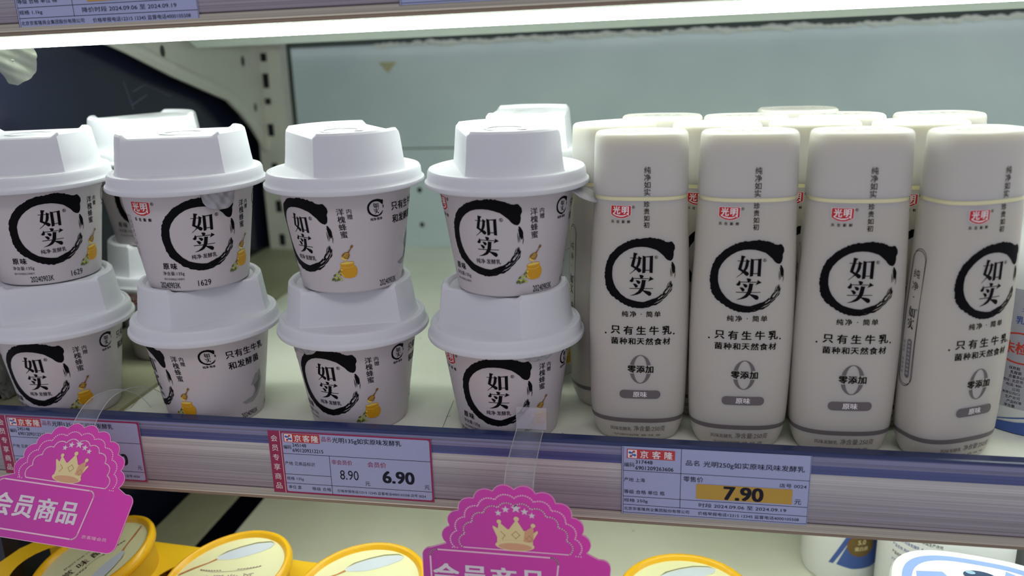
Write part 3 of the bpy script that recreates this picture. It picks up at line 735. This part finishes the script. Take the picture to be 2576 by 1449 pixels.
def bottle_meshes():
    n = 96
    b = B()
    b.lathe([(0, z) for z in ()]+[(i, BP[i][0]) for i in range(len(BP))], n, 0, fr=lambda t, i, z: (*sup(t, BP[int(i)][1], BP[int(i)][2]), z))
    v, f, mm = ba.wrapped(bmap, 1.6, 8.0, lift=.00009); b.add(v, f, mm)
    body = b.done('bottle_body', [M_BOT, INK, RED, WHITE, GREY, LGREY], True, 40, recalc=False)
    nk = B(); q = [(.0228,.0158,.1292),(.0228,.0158,.1326)]
    nk.lathe([(i, q[i][2]) for i in range(2)], n, 0, fr=lambda t, i, z: (*sup(t, q[int(i)][0], q[int(i)][1]), z))
    neck = nk.done('neck_ring', [M_NECK], True, 40)
    cp = [(.0222,.0150,.1316),(.0233,.0160,.1316),(.0236,.0163,.1324),(.0235,.0162,.1345),(.0230,.0158,.1560),(.0228,.0156,.1596),(.0224,.0152,.1609),(.0216,.0145,.1616),(.0208,.0138,.1617),(.0200,.0131,.1613),(.0100,.0066,.1613)]
    k = B(); k.lathe([(i, cp[i][2]) for i in range(len(cp))], n, 0, fr=lambda t, i, z: (*sup(t, cp[int(i)][0], cp[int(i)][1]), z))
    v, f, mm = ca.wrapped(bmap, 1.6, 8.0, lift=.0003); k.add(v, f, mm)
    t = Art(); t.chars('纯净如实', 0, 3.2, 2.6, 6, 2, 0, .03); t.text('旋转开启', 0, -1.6, 1.6, 2, 0, 0, width=20)
    for s in (-15, 15): t.line([(s, 1), (s+.6, 5)], .4, 2)
    v, f, mm = t.wrapped(lambda x, y, o: (x*.001, y*.001, .1613+o), lift=.0002); k.add(v, f, mm)
    cap = k.done('cap', [M_CAP, INK, mat('embossed_cap_mark', (150,156,166), .5)], True, 40, recalc=False)
    return body, neck, cap
BODY, NECK, CAPM = bottle_meshes()
def bottle(x, y, yaw_, label, group):
    t = empty('yogurt_bottle', (x, y, 0), R(yaw_), label, 'bottle', group)
    obj('bottle_body', BODY, t); obj('neck_ring', NECK, t); obj('cap', CAPM, t)
G1 = 'front row of white yogurt bottles'
bottle(.0825, .0348, 2, 'white yogurt bottle in the front row, directly beside the cups', G1)
bottle(.1340, .0321, 2, 'white yogurt bottle, second of the front row from the cups', G1)
bottle(.1848, .0310, 3, 'white yogurt bottle, third of the front row from the cups', G1)
bottle(.2355, .0300, 27, 'white yogurt bottle at the right end of the front row, its side oval showing', G1)
G2 = 'white yogurt bottles in the rows behind'
bottle(.0670, .0780, 30, 'white bottle behind and between the cups and the first front bottle', G2)
bottle(.1207, .0686, 0, 'white bottle behind the gap of the first and second front bottles', G2)
bottle(.1698, .0715, -3, 'white bottle behind the gap of the second and third front bottles', G2)
bottle(.2200, .0670, 8, 'white bottle behind the gap of the third and last front bottles', G2)
for x, y, r_, l in ((.0923,.1115,0,'third-row white bottle at the left, only its cap top visible'),(.1383,.1050,2,'third-row white bottle, second from the left, only its cap top visible'),(.1890,.1055,0,'third-row white bottle, third from the left, only its cap top visible'),(.2385,.1035,8,'third-row white bottle at the right, only its cap top visible'),(.1711,.1420,2,'rearmost white bottle, its cap top highest in the picture')):
    bottle(x, y, r_, l, G2)

# round milk bottle at the right edge
def round_thing(name, x, y, z, prof, mats, art, label, cat, part='bottle_body', group=None, step=2.0):
    t = empty(name, (x, y, z), 0, label, cat, group)
    b = B(); b.lathe(prof, 72, 0)
    if art:
        rr = max(p[0] for p in prof)
        v, f, mm = art.wrapped(lambda X, Y, o: ((rr+o)*math.sin(X*.001/rr), -(rr+o)*math.cos(X*.001/rr), Y*.001), step, None, lift=.00012); b.add(v, f, mm)
    obj(part, b.done(part, mats, True, 40, recalc=False), t); return t
BLUE = mat('royal_blue_ink', (62, 92, 164), .45); BLUEL = mat('soft_blue_ink', (140, 168, 240), .5); ORED = mat('orange_red_ink', (206, 66, 46), .5); GREYL = mat('bottle_label_grey', (176, 178, 186), .5)
WPL = mat('white_tub_plastic', (226, 230, 230), .4)
a = Art(); cx = -12
a.rect(-40, 14, 45, 78, 5, 0)
a.poly([(-40,0.5),(45,0.5),(45,26),(20,17),(0,11),(-20,6.5),(-40,4)], 1, 1); a.poly([(-30,6.5),(-5,13.5),(20,22),(45,31),(45,29.5),(20,20.5),(-5,12.5),(-30,6.0)], 1, 1)
a.text('糖', -20, 72, 5, 1, 1, .02); a.text('不含防腐', -18, 67, 3, 1, 1); a.text('乳原料', -20, 62, 4, 1, 1, .02)
o_ = [(cx-10+14*math.cos(R(t)), 47+8.5*math.sin(R(t))) for t in range(0, 360, 12)]; i_ = [(cx-10+13*math.cos(R(t)), 47+7.6*math.sin(R(t))) for t in range(0, 360, 12)]
a.poly([o_, i_], 2, 1); a.text('未检出', cx-10, 47, 6.5, 2, 1, .03, width=18)
for k, s in enumerate(('保质期', '乳酸菌', '含量多62%', '地址: 北京市', '电话: 400-', '公司', '有限公司(C)', '生产许可', '产品标准', '净含量')):
    a.text(s, -24+(k % 3), 36-k*2.3, 1.7, 3, 1, .01)
round_thing('milk_bottle', 0.2960, 0.0800, 0, [(.028,0),(.032,.001),(.034,.004),(.034,.080),(.031,.095),(.020,.105),(.0185,.108),(.0185,.124),(.017,.126),(.001,.126)], [WPL, BLUE, ORED, INK, WHITE, GREYL], a, 'round white bottle with blue base and red oval at the right edge', 'bottle', step=2)

# ------------------------------------------------------------------ lower shelf goods
GOLD = mat('golden_yellow_plastic', (240, 186, 22), .32, var=.08, vscale=20)
CREAM = mat('cream_lid_film', (232, 234, 186), .4)
SPOON = mat('spoon_cream_blue', (206, 218, 228), .45, var=.08, vscale=60)
OCHRE = mat('copper_line_ink', (196, 130, 70), .5)
def ymesh():
    b = B()
    b.lathe([(.026,-.062),(.0275,-.0615),(.034,-.012),(.0345,-.004)], 72, 0)
    cup_ = b.done('cup_body', [mat('golden_cup_plastic', (214, 170, 40), .4)], True, 40)
    b = B()
    b.lathe([(.0350,-.0065),(.0372,-.0065),(.0384,-.0052),(.0390,-.0025),(.0386,-.0006),(.0374,.0006),(.0362,.0006),(.0352,-.0004),(.0346,-.0018),(.0340,-.0026)], 96, 0, cap0=False, cap1=False)
    rim = b.done('lid_rim', [GOLD], True, 50, recalc=False)
    b = B(); b.lathe([(.0343,-.0024),(.020,-.0022),(.001,-.0022)], 72, 0, cap0=False)
    a = Art()
    a.poly([(-14,17),(-9,21),(-2,24.5),(7,27.3),(16,27.6),(20,26),(19,22.5),(13,18.8),(6,15.8),(0,14),(-7,13.6),(-13,14.3)], 1, 0)
    a.poly([(-33,3),(-26,8),(-18,12),(-14,15.5),(-13,14),(-16,12),(-24,7.2),(-33,1.5)], 2, 1)
    a.poly([(-14,17.5),(-9,21.5),(-2,25),(7,27.9),(16,28.2),(20,26.6),(16,28.9),(7,28.7),(-2,25.8),(-10,22)], 3, 1)
    for k in range(8):
        for sgn in (-1, 1):
            x = sgn*(5+k*1.9); y = 3.2+0.10*k*k*.35
            a.poly([(x, y), (x+sgn*.9, y+1.1), (x+sgn*1.9, y+.9), (x+sgn*1.1, y+.1)], 4, 1)
    a.line([(-20,5),(-10,2.6),(0,2.2),(10,2.6),(20,5)], .25, 4, 1)
    a.text('赏 味 酪 乳', 0, -4.0, 7.0, 4, 1, .01, width=36, rot=PI)
    a.text('ENJOY THE YOGHURT', 0, -11.5, 2.2, 4, 1, 0, width=27, rot=PI)
    v, f, mm = a.wrapped(lambda x, y, o: (x*.001, y*.001, -.0022+o), lift=.0001); b.add(v, f, mm)
    film = b.done('lid_film', [CREAM, SPOON, OCHRE, mat('lid_shadow_line', (140,140,110), .5), mat('taupe_print', (150,128,120), .5)], False, recalc=False)
    b2 = B(); 
    return cup_, rim, film
YC, YR, YF = ymesh()
YFD = YF.copy(); YFD.materials[4] = mat('dark_brown_print', (62, 36, 26), .5)
def ycup(x, y, z, rx, ry, rz, label, film=None):
    t = empty('gold_yogurt_cup', (x, y, z), 0, label, 'cup', 'gold-rimmed yogurt cups on the lower shelf')
    t.rotation_euler = (Matrix.Rotation(ry, 4, 'Y') @ Matrix.Rotation(rx, 4, 'X') @ Matrix.Rotation(rz, 4, 'Z')).to_euler()
    obj('cup_body', YC, t); obj('lid_rim', YR, t); f = obj('lid_film', film or YF, t)
    return t
ycup(-0.2425, 0.0020, -0.0870, R(8), R(-15), R(-122), 'gold-rimmed yogurt cup under the left pink sign, brown print showing', YFD)
ycup(-0.1530, -0.0010, -0.0865, R(5), R(-9), R(0), 'gold-rimmed yogurt cup with a cream lid, second from the left')
ycup(-0.0735, 0.0050, -0.0915, R(4), R(-6), R(2), 'gold-rimmed yogurt cup just left of the central pink sign')
ycup(0.1120, 0.0380, -0.0855-.017, 0, 0, R(5), 'gold-rimmed yogurt cup alone below the white price label, cut by the bottom edge')
# cardboard sleeve round the three cups
YC_ = mat('yellow_carton', (246, 200, 30), .5, var=.06, vscale=15)
sl = empty('carton_sleeve', (-0.155, 0.0, -0.15), 0, 'yellow cardboard sleeve holding the three gold-rimmed cups', 'carton')
def lattice():
    outer = [(-0.312,-0.090),(-0.300,0.012),(-0.288,0.0365),(-0.196,0.0375),(-0.116,0.0380),(-0.030,0.0375),(-0.030,-0.090)]
    holes = []
    for hx, hy in ((-0.2510, -0.002), (-0.1640, -0.003), (-0.0850, 0.000)):
        holes.append([(hx+.0385*math.cos(R(t)), hy+.0345*math.sin(R(t))) for t in range(0, 360, 8)])
    loops = [outer]+holes; pts = [p for lp in loops for p in lp]
    tris = tessellate_polygon([[Vector((p[0], p[1], 0)) for p in lp] for lp in loops])
    return pts, tris, outer, holes
pts, tris, outer, holes = lattice()
b = B(); zs = -0.1010; k = len(b.v)
tz = lambda x, y: (x+0.155, y, zs+0.15+(-x-0.155)*0.06+(0.0 if y > -.03 else 0))
b.v += [tz(*p) for p in pts]; b.f += [tuple(reversed(t)) for t in tris]; b.m += [0]*len(tris)
obj('top_panel', b.done('top_panel', [YC_], False), sl)
md = sl.children[0].modifiers.new('s', 'SOLIDIFY'); md.thickness = .0006
b = B(); b.box((-0.300+.155, .0365, 0.0), (-0.030+.155, .0371, .046)); obj('back_panel', b.done('back_panel', [YC_], False), sl)
b = B(); b.box((-0.312+.155, -0.0906, 0.0), (-0.030+.155, -0.090, .047)); obj('front_panel', b.done('front_panel', [YC_], False), sl)
b = B(); b.box((-0.0306+.155, -0.09, 0.0), (-0.030+.155, .0365, .040)); obj('side_panel', b.done('side_panel', [YC_], False), sl)

# white tubs and bottles at the lower right
a = Art()
a.poly([(-7,16),(3,13.5),(16,13.5),(30,16),(30,75),(17,75),(14,62),(8,48),(0,34)], 1, 0)
a.poly([(-12,16),(-9,16),(2,38),(11,60),(14,75),(11,75),(8,60),(0,42)], 1, 0)
a.poly([(8+9.4*math.cos(R(t)), 31+8.4*math.sin(R(t))) for t in range(0, 360, 12)], 2, 2); a.poly([(8+8.7*math.cos(R(t)), 31+7.7*math.sin(R(t))) for t in range(0, 360, 12)], 5, 3)
a.text('5.0', 8, 33.3, 3.2, 4, 4, .03); a.text('蛋白质', 8, 28.5, 3, 4, 4, .03, width=9)
for k in range(9): a.text('配料 生牛乳 保质期', -24, 70-k*3.2, 1.5, 6, 1, 0, width=13)
round_thing('milk_bottle', 0.2185, 0.1500, -0.15, [(.021,0),(.024,.001),(.025,.005),(.025,.085),(.024,.095),(.016,.100),(.016,.112),(.001,.112)], [WPL, BLUE, BROWN, WHITE, mat('gold_print', (226,208,160), .5), mat('bronze_ink', (118,96,48), .45, var=.2, vscale=90), LINK], a, 'white bottle with a blue ribbon and round bronze seal on the lower shelf', 'bottle')
a = Art(); cy = -28
for k in range(12): a.text('产品名称 风味发酵乳 食品生产许可', cy, 82-k*5.2, 2.3, 1 if k % 3 else 3, 1, 0, width=30)
a.poly([[(cy+4+6*math.cos(R(t)), 30+4*math.sin(R(t))) for t in range(0, 360, 15)], [(cy+4+5.2*math.cos(R(t)), 30+3.3*math.sin(R(t))) for t in range(0, 360, 15)]], 2, 1)
round_thing('milk_tub', 0.2700, 0.1080, -0.15, [(.034,0),(.036,.002),(.038,.006),(.038,.094),(.036,.098),(.001,.097)], [WPL, BLUE, ORED, INK], a, 'white tub with rows of small blue print behind the blue-lidded tub', 'tub')
a = Art(); a.text('牛乳', -20, 70, 9, 1, 1, .03); a.text('风味', -24, 58, 6, 1, 1, .03); a.text('低温', -22, 48, 6, 1, 1, .03)
round_thing('milk_tub', 0.3600, 0.1200, -0.15, [(.038,0),(.041,.002),(.041,.085),(.036,.098),(.001,.099)], [GREYL, BLUE, ORED, INK], a, 'grey-white tub with blue print at the lower right edge', 'tub')
# blue-lidded tub
t = empty('yogurt_tub', (0.2620, 0.0200, -0.15), R(-12), 'white tub with a blue-banded lid and blueberries, lower right corner', 'tub')
def rsq(r, n_=2.9): return lambda tt, rr, z: (rr*1.05*math.copysign(abs(math.sin(tt))**(2/n_), math.sin(tt)), -rr*.92*math.copysign(abs(math.cos(tt))**(2/n_), math.cos(tt)), z)
b = B(); b.lathe([(.030,0),(.032,.001),(.038,.064),(.039,.066)], 96, fr=rsq(1)); obj('tub_body', b.done('tub_body', [WPL], True, 40), t)
b = B(); b.lathe([(.0390,.0630),(.0425,.0630),(.0432,.0650),(.0430,.0705),(.0420,.0720),(.0398,.0724),(.0388,.0716),(.0280,.0716),(.001,.0716)], 96, fr=rsq(1))
a = Art()
def loop(s, n=72, n_=2.9): return [(s*1.05*math.copysign(abs(math.sin(2*PI*i/n))**(2/n_), math.sin(2*PI*i/n)), s*.92*math.copysign(abs(math.cos(2*PI*i/n))**(2/n_), math.cos(2*PI*i/n))) for i in range(n)]
a.poly([loop(40), loop(35)], 1, 0)
a.poly([(-34,14),(-20,18),(-16,12),(-18,-20),(-34,-20)], 1, 1); a.poly([(14,30),(34,20),(38,-25),(20,-25),(12,20)], 1, 1)
a.text('大酸奶', -26, 2, 5, 3, 2, .03); a.text('蓝莓味', 24, 12, 7, 3, 2, .03, width=16, rot=R(-60)); a.text('果粒', 31, 0, 4, 3, 2, .03)
a.ell(0, 20, 9, 5.5, 2, 2); a.ell(-5, 22.5, 2.6, 1.8, 4, 3); a.ell(5, 13, 7, 5, 2, 3); a.ell(1, 14, 2.4, 1.6, 4, 4)
a.poly([(-14,8),(-6,11),(0,8),(-4,3),(-12,3)], 5, 3)
v, f, mm = a.wrapped(lambda x, y, o: (x*.00093, y*.00093, .0716+o)); b.add(v, f, mm)
obj('lid', b.done('lid', [WPL, BLUEL, mat('blueberry_ink', (18,56,96), .3), WHITE, mat('berry_shine', (150,186,210), .4), mat('fresh_green_ink', (96,160,50), .5)], True, 40, recalc=False), t)

# ------------------------------------------------------------------ hanging member signs
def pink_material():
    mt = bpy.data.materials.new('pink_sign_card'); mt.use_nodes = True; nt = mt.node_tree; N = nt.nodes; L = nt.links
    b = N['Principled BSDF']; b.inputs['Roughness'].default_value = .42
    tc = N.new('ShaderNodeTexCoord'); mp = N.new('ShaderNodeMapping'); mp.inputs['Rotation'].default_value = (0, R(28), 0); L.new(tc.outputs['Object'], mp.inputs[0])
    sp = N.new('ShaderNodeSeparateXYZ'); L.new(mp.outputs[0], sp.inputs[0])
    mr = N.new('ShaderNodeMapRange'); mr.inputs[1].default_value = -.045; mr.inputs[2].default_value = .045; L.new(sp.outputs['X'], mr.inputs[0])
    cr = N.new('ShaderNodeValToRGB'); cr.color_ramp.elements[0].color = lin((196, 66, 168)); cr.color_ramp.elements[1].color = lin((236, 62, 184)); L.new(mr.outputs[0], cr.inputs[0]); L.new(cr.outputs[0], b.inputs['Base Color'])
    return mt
PINK = pink_material()
SM = [PINK, mat('pale_pink_ink', (250, 206, 226), .5), mat('sign_letter_white', (232, 222, 228), .5), mat('crown_cream', (240, 220, 160), .5), mat('crown_peach', (226, 170, 130), .5), mat('crown_shade', (196, 160, 96), .5)]
def scallop(cx, cy, r0, n, a0, a1, amp):
    pts = []
    for k in range(n):
        for i in range(8):
            u = i/8; th = R(a0+(a1-a0)*(k+u)/n); rr = r0+amp*math.sin(PI*u)**.8
            pts.append((cx+rr*math.cos(th), cy+rr*math.sin(th)))
    th = R(a1); pts.append((cx+r0*math.cos(th), cy+r0*math.sin(th)))
    return pts
def sign_art():
    top = scallop(0.2, 3.5, 32.2, 10, 2, 178, 2.5)     # right to left
    top = [(x*1.045, y) for x, y in top]
    out = [(39.5,1.6)]
    for i in range(7): t_ = R(90-15*i); out.append((41+4.2*math.cos(t_), -2.8+4.4*math.sin(t_)))
    for i in range(7): t_ = R(-15*i); out.append((38.5+5*math.cos(t_), -26+5*math.sin(t_)))
    for i in range(7): t_ = R(-90-15*i); out.append((-41+5*math.cos(t_), -26+5*math.sin(t_)))
    for i in range(7): t_ = R(180-15*i); out.append((-41.5+4.2*math.cos(t_), -2.8+4.4*math.sin(t_)))
    outline = top[::-1]+out
    a = Art()
    inner = [(x*1.045, y) for x, y in scallop(0.2, 2.3, 24.6, 10, 2, 178, 1.9)]
    a.line(inner+[inner[0]], .6, 1, 1, False)
    dots = [(x*1.045, y) for x, y in scallop(0.2, 2.6, 28.6, 10, 1, 179, 2.0)]
    acc = 0
    for i in range(len(dots)-1):
        p, q = Vector(dots[i]), Vector(dots[i+1]); L_ = (q-p).length; s_ = -acc
        while s_+1.15 <= L_:
            s_ += 1.15; c_ = p+(q-p)*(s_/L_); a.ell(c_.x, c_.y, .40, .40, 1, 1, 8)
        acc = (L_-s_) % 1.15
    for x in (-30.5,-29.3,-28.1,28.9,30.1,31.3): a.ell(x, 2.6, .33, .33, 1, 1, 8)
    # inner frame
    pts = []
    for cx_, cy_, s0 in ((17.2,-2.6,0),(-38.4,-2.6,90),(-38.4,-23.2,180),(15.0,-23.2,270)):
        for i in range(7): t_ = R(s0+15*i); pts.append((cx_+3.4*math.cos(t_), cy_+3.4*math.sin(t_)))
    a.line(pts, .8, 1, 1, True)
    a.chars('会员商品', -13.0, -12.9, 12.4, 14.2, 2, 1, .032)
    a.text('京客隆会员', 29.0, -24.2, 1.9, 1, 1, 0, width=15.5)
    # stars
    for x, y, r in ((.9,25.9,2.6),(-4.0,25.0,2.0),(-7.5,22.9,1.8),(5.0,24.4,2.0),(8.4,22.6,1.8)):
        a.poly([(x+(r if i % 2 == 0 else r*.42)*math.cos(R(90+36*i)), y+(r if i % 2 == 0 else r*.42)*math.sin(R(90+36*i))) for i in range(10)], 2, 1)
    # crown
    a.poly([(-8.6,6.0),(-8.4,10),(-10.5,15.3),(-10.2,16.0),(-7.9,14.6),(-7.6,17.8),(-6.9,17.8),(-3.4,14.6),(-2.6,14.6),(.7,19.6),(1.3,19.6),(4.4,14.2),(5.2,14.2),(8.6,16.9),(9.0,16.9),(9.1,13.4),(10.9,14.8),(11.2,13.8),(8.8,9.5),(8.6,6.0),(0,5.0)], 3, 1)
    a.poly([(4.8,13.9),(8.6,16.9),(9.0,16.9),(9.1,13),(8.7,8.5),(4.2,8.0)], 4, 2)
    for x, y, r in ((-7.3,18.4,1.1),(1.0,20.4,1.25),(8.9,17.4,1.1)): a.ell(x, y, r, r, 3, 3, 20)
    a.ell(0, 6.0, 9.4, 2.9, 3, 3, 36); a.ell(.1, 5.4, 8.0, 1.9, 4, 4, 36)
    for x, y, s_ in ((.6,11.8,2.0),(7.0,10.2,1.6)):
        a.line([(x,y+s_),(x+s_*.95,y),(x,y-s_),(x-s_*.95,y)], .3, 5, 3, True)
    a.line([(-6.6,13.2),(-4.6,11.2),(-6.0,9.0)], .35, 5, 3)
    return outline, a
def sign(loc, mat3, scale, label):
    t = empty('hanging_sign', loc, 0, label, 'sign', 'pink member signs hanging from the rail')
    if mat3: t.rotation_euler = mat3.to_euler()
    s = scale*.001
    outline, a = sign_art(); outline = [(x*s, z*s) for x, z in outline]
    cen = (0, 0)
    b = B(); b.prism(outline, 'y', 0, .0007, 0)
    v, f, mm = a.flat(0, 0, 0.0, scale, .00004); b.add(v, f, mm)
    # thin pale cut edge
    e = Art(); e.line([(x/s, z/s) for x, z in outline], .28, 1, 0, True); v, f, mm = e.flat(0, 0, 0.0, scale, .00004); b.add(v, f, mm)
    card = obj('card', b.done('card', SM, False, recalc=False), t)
    return t
s2 = sign((0.0280, -0.0500, -0.0286), None, 1.0, 'pink crown sign hanging in the middle, below the clear strip, cut by the bottom edge')
Rz = Matrix.Rotation(0.0248, 3, 'Z'); Rx = Matrix.Rotation(-0.71, 3, 'X'); Ry = Matrix.Rotation(0.0794, 3, 'Y')
s1 = sign((-0.2148, -0.0428, -0.0133), Rz @ Rx @ Ry, 0.92, 'tilted pink crown sign hanging at the left edge over the gold-rimmed cups')
CLEAR = clear('clear_plastic_strip', (225, 232, 236), .09, .06)
def strip(parent_loc, path, wdv, parent):
    """path world points (centre), wdv = half width vectors"""
    b = B(); inv = parent.matrix_world.inverted() if False else Matrix.Translation(Vector(parent.location)) @ parent.rotation_euler.to_matrix().to_4x4()
    inv = inv.inverted()
    P = []
    n = len(path)
    for i in range((n-1)*6+1):     # catmull-rom
        k = min(i//6, n-2); u = i/6-k
        p0 = Vector(path[max(0,k-1)]); p1 = Vector(path[k]); p2 = Vector(path[k+1]); p3 = Vector(path[min(n-1,k+2)])
        P.append(.5*((2*p1)+(p2-p0)*u+(2*p0-5*p1+4*p2-p3)*u*u+(3*p1-p0-3*p2+p3)*u**3))
    for i, p in enumerate(P):
        w0 = Vector(wdv[0]).lerp(Vector(wdv[1]), i/(len(P)-1))
        b.v.append(tuple(inv @ (p-w0))); b.v.append(tuple(inv @ (p+w0)))
    for i in range(len(P)-1): b.f.append((2*i, 2*i+1, 2*i+3, 2*i+2)); b.m.append(0)
    n0 = len(P)
    for sgn in (0, 1):
        k0 = len(b.v)
        for i in range(n0):
            e = Vector(b.v[2*i+sgn]); o2 = Vector(b.v[2*i+1-sgn]); dd = (o2-e).normalized()*.00035
            b.v.append(tuple(e)); b.v.append(tuple(e+dd))
        for i in range(n0-1): b.f.append((k0+2*i, k0+2*i+1, k0+2*i+3, k0+2*i+2)); b.m.append(1)
    me = b.done('clear_strip', [CLEAR, mat('strip_cut_edge', (214, 220, 214), .3, Alpha=.7)], True, 80, recalc=False)
    o = obj('clear_strip', me, parent); md = o.modifiers.new('s', 'SOLIDIFY'); md.thickness = .0003
    o['label'] = 'clear plastic strip'
    return o
strip(None, [(.0280,.0045,.0200),(.0280,.0042,.0120),(.0280,-.004,.0108),(.0288,-.022,.0112),(.0297,-.040,.0105),(.0300,-.0490,.0040)], ((.0072,0,0),(.0070,0,0)), s2)
b = B(); b.box((-.0078, -.0004, -.006), (.0078, .0004, .006)); 
pad = obj('adhesive_pad', b.done('adhesive_pad', [clear('clear_pad', (214,214,222), .35, .2)], False), s2, loc=(.0010, .0535, .0470))
strip(None, [(-.2010,.034,.0010),(-.2040,.029,.0100),(-.2085,.017,.0190),(-.2125,.000,.0215),(-.2150,-.012,.0160),(-.2160,-.0225,.0060)], ((.0045,.0045,0),(.0068,0,.0005)), s1)

# loose film and bag ------------------------------------------------
def film_scrap():
    b = B(); nu, nv = 28, 20
    base = [(0,.2128),(.012,.2128),(.0235,.2115),(.0265,.2050),(.0245,.1985),(.0190,.1925),(.0110,.1893),(.0050,.1905),(.0020,.1960),(-.0010,.2020),(.0015,.2045),(-.006,.2080),(-.012,.2128)]
    cx_, cz_ = 0.0100, 0.2030; N_ = len(base)
    def bd(t):
        q = t*N_; i = int(q) % N_; u = q-int(q); p, r = base[i], base[(i+1) % N_]; return (p[0]+(r[0]-p[0])*u, p[1]+(r[1]-p[1])*u)
    b.v.append((cx_*1.09, 0, cz_*1.05))
    for j in range(1, nv+1):
        for i in range(nu*2):
            x, z = bd(i/(nu*2)); f = j/nv; x = cx_+(x-cx_)*f; z = cz_+(z-cz_)*f
            b.v.append((x*1.09, .0011*math.sin(x*260+z*300)+.0004*math.sin(z*1100+x*500), z*1.05))
    m_ = nu*2
    for i in range(m_): b.f.append((0, 1+i, 1+(i+1) % m_)); b.m.append(0)
    for j in range(nv-1):
        for i in range(m_): p = 1+j*m_+i; q = 1+j*m_+(i+1) % m_; b.f.append((p, q, q+m_, p+m_)); b.m.append(0)
    return b.done('film', [FILM], True, 80, recalc=False)
FILM = mat('cloudy_adhesive_film', (206, 212, 196), .35, .9, 260, Alpha=.62, Transmission_Weight=.0)
tag(obj('adhesive_film', film_scrap(), loc=(-.2960, .0655, -.0100)), 'torn cloudy adhesive film hanging from the light strip at the top left', 'film')
from mathutils import noise
def crumple(name, r, loc, m, label, cat, seed):
    me = bpy.data.meshes.new(name); bm = bmesh.new(); bmesh.ops.create_icosphere(bm, subdivisions=6, radius=1)
    for v in bm.verts:
        q = v.co+Vector((seed, 0, 0)); n_ = noise.noise(q*1.6)*.22+abs(noise.noise(q*4))*.22-abs(noise.noise(q*9))*.10
        c_ = v.co*(1+n_); v.co = Vector((min(c_.x, .9)*r[0], c_.y*r[1], max(-1, c_.z)*r[2]))
    bm.to_mesh(me); bm.free(); me.polygons.foreach_set('use_smooth', [True]*len(me.polygons)); me.materials.append(m)
    tag(obj(name, me, loc=loc), label, cat)
crumple('plastic_bag', (.0050, .034, .042), (-.3060, .046, .0425), mat('dark_clear_bag', (158, 162, 156), .18, .8, 160, var=.45, vscale=70), 'crumpled grey clear plastic bag between the leftmost cups and the end panel', 'bag', 3)
crumple('plastic_pouch', (.0040, .026, .020), (-.3070, .062, .1010), mat('pink_pouch_film', (196, 150, 138), .25, .6, 140, var=.4, vscale=50), 'pinkish plastic pouch above the grey bag at the left edge', 'pouch', 9)
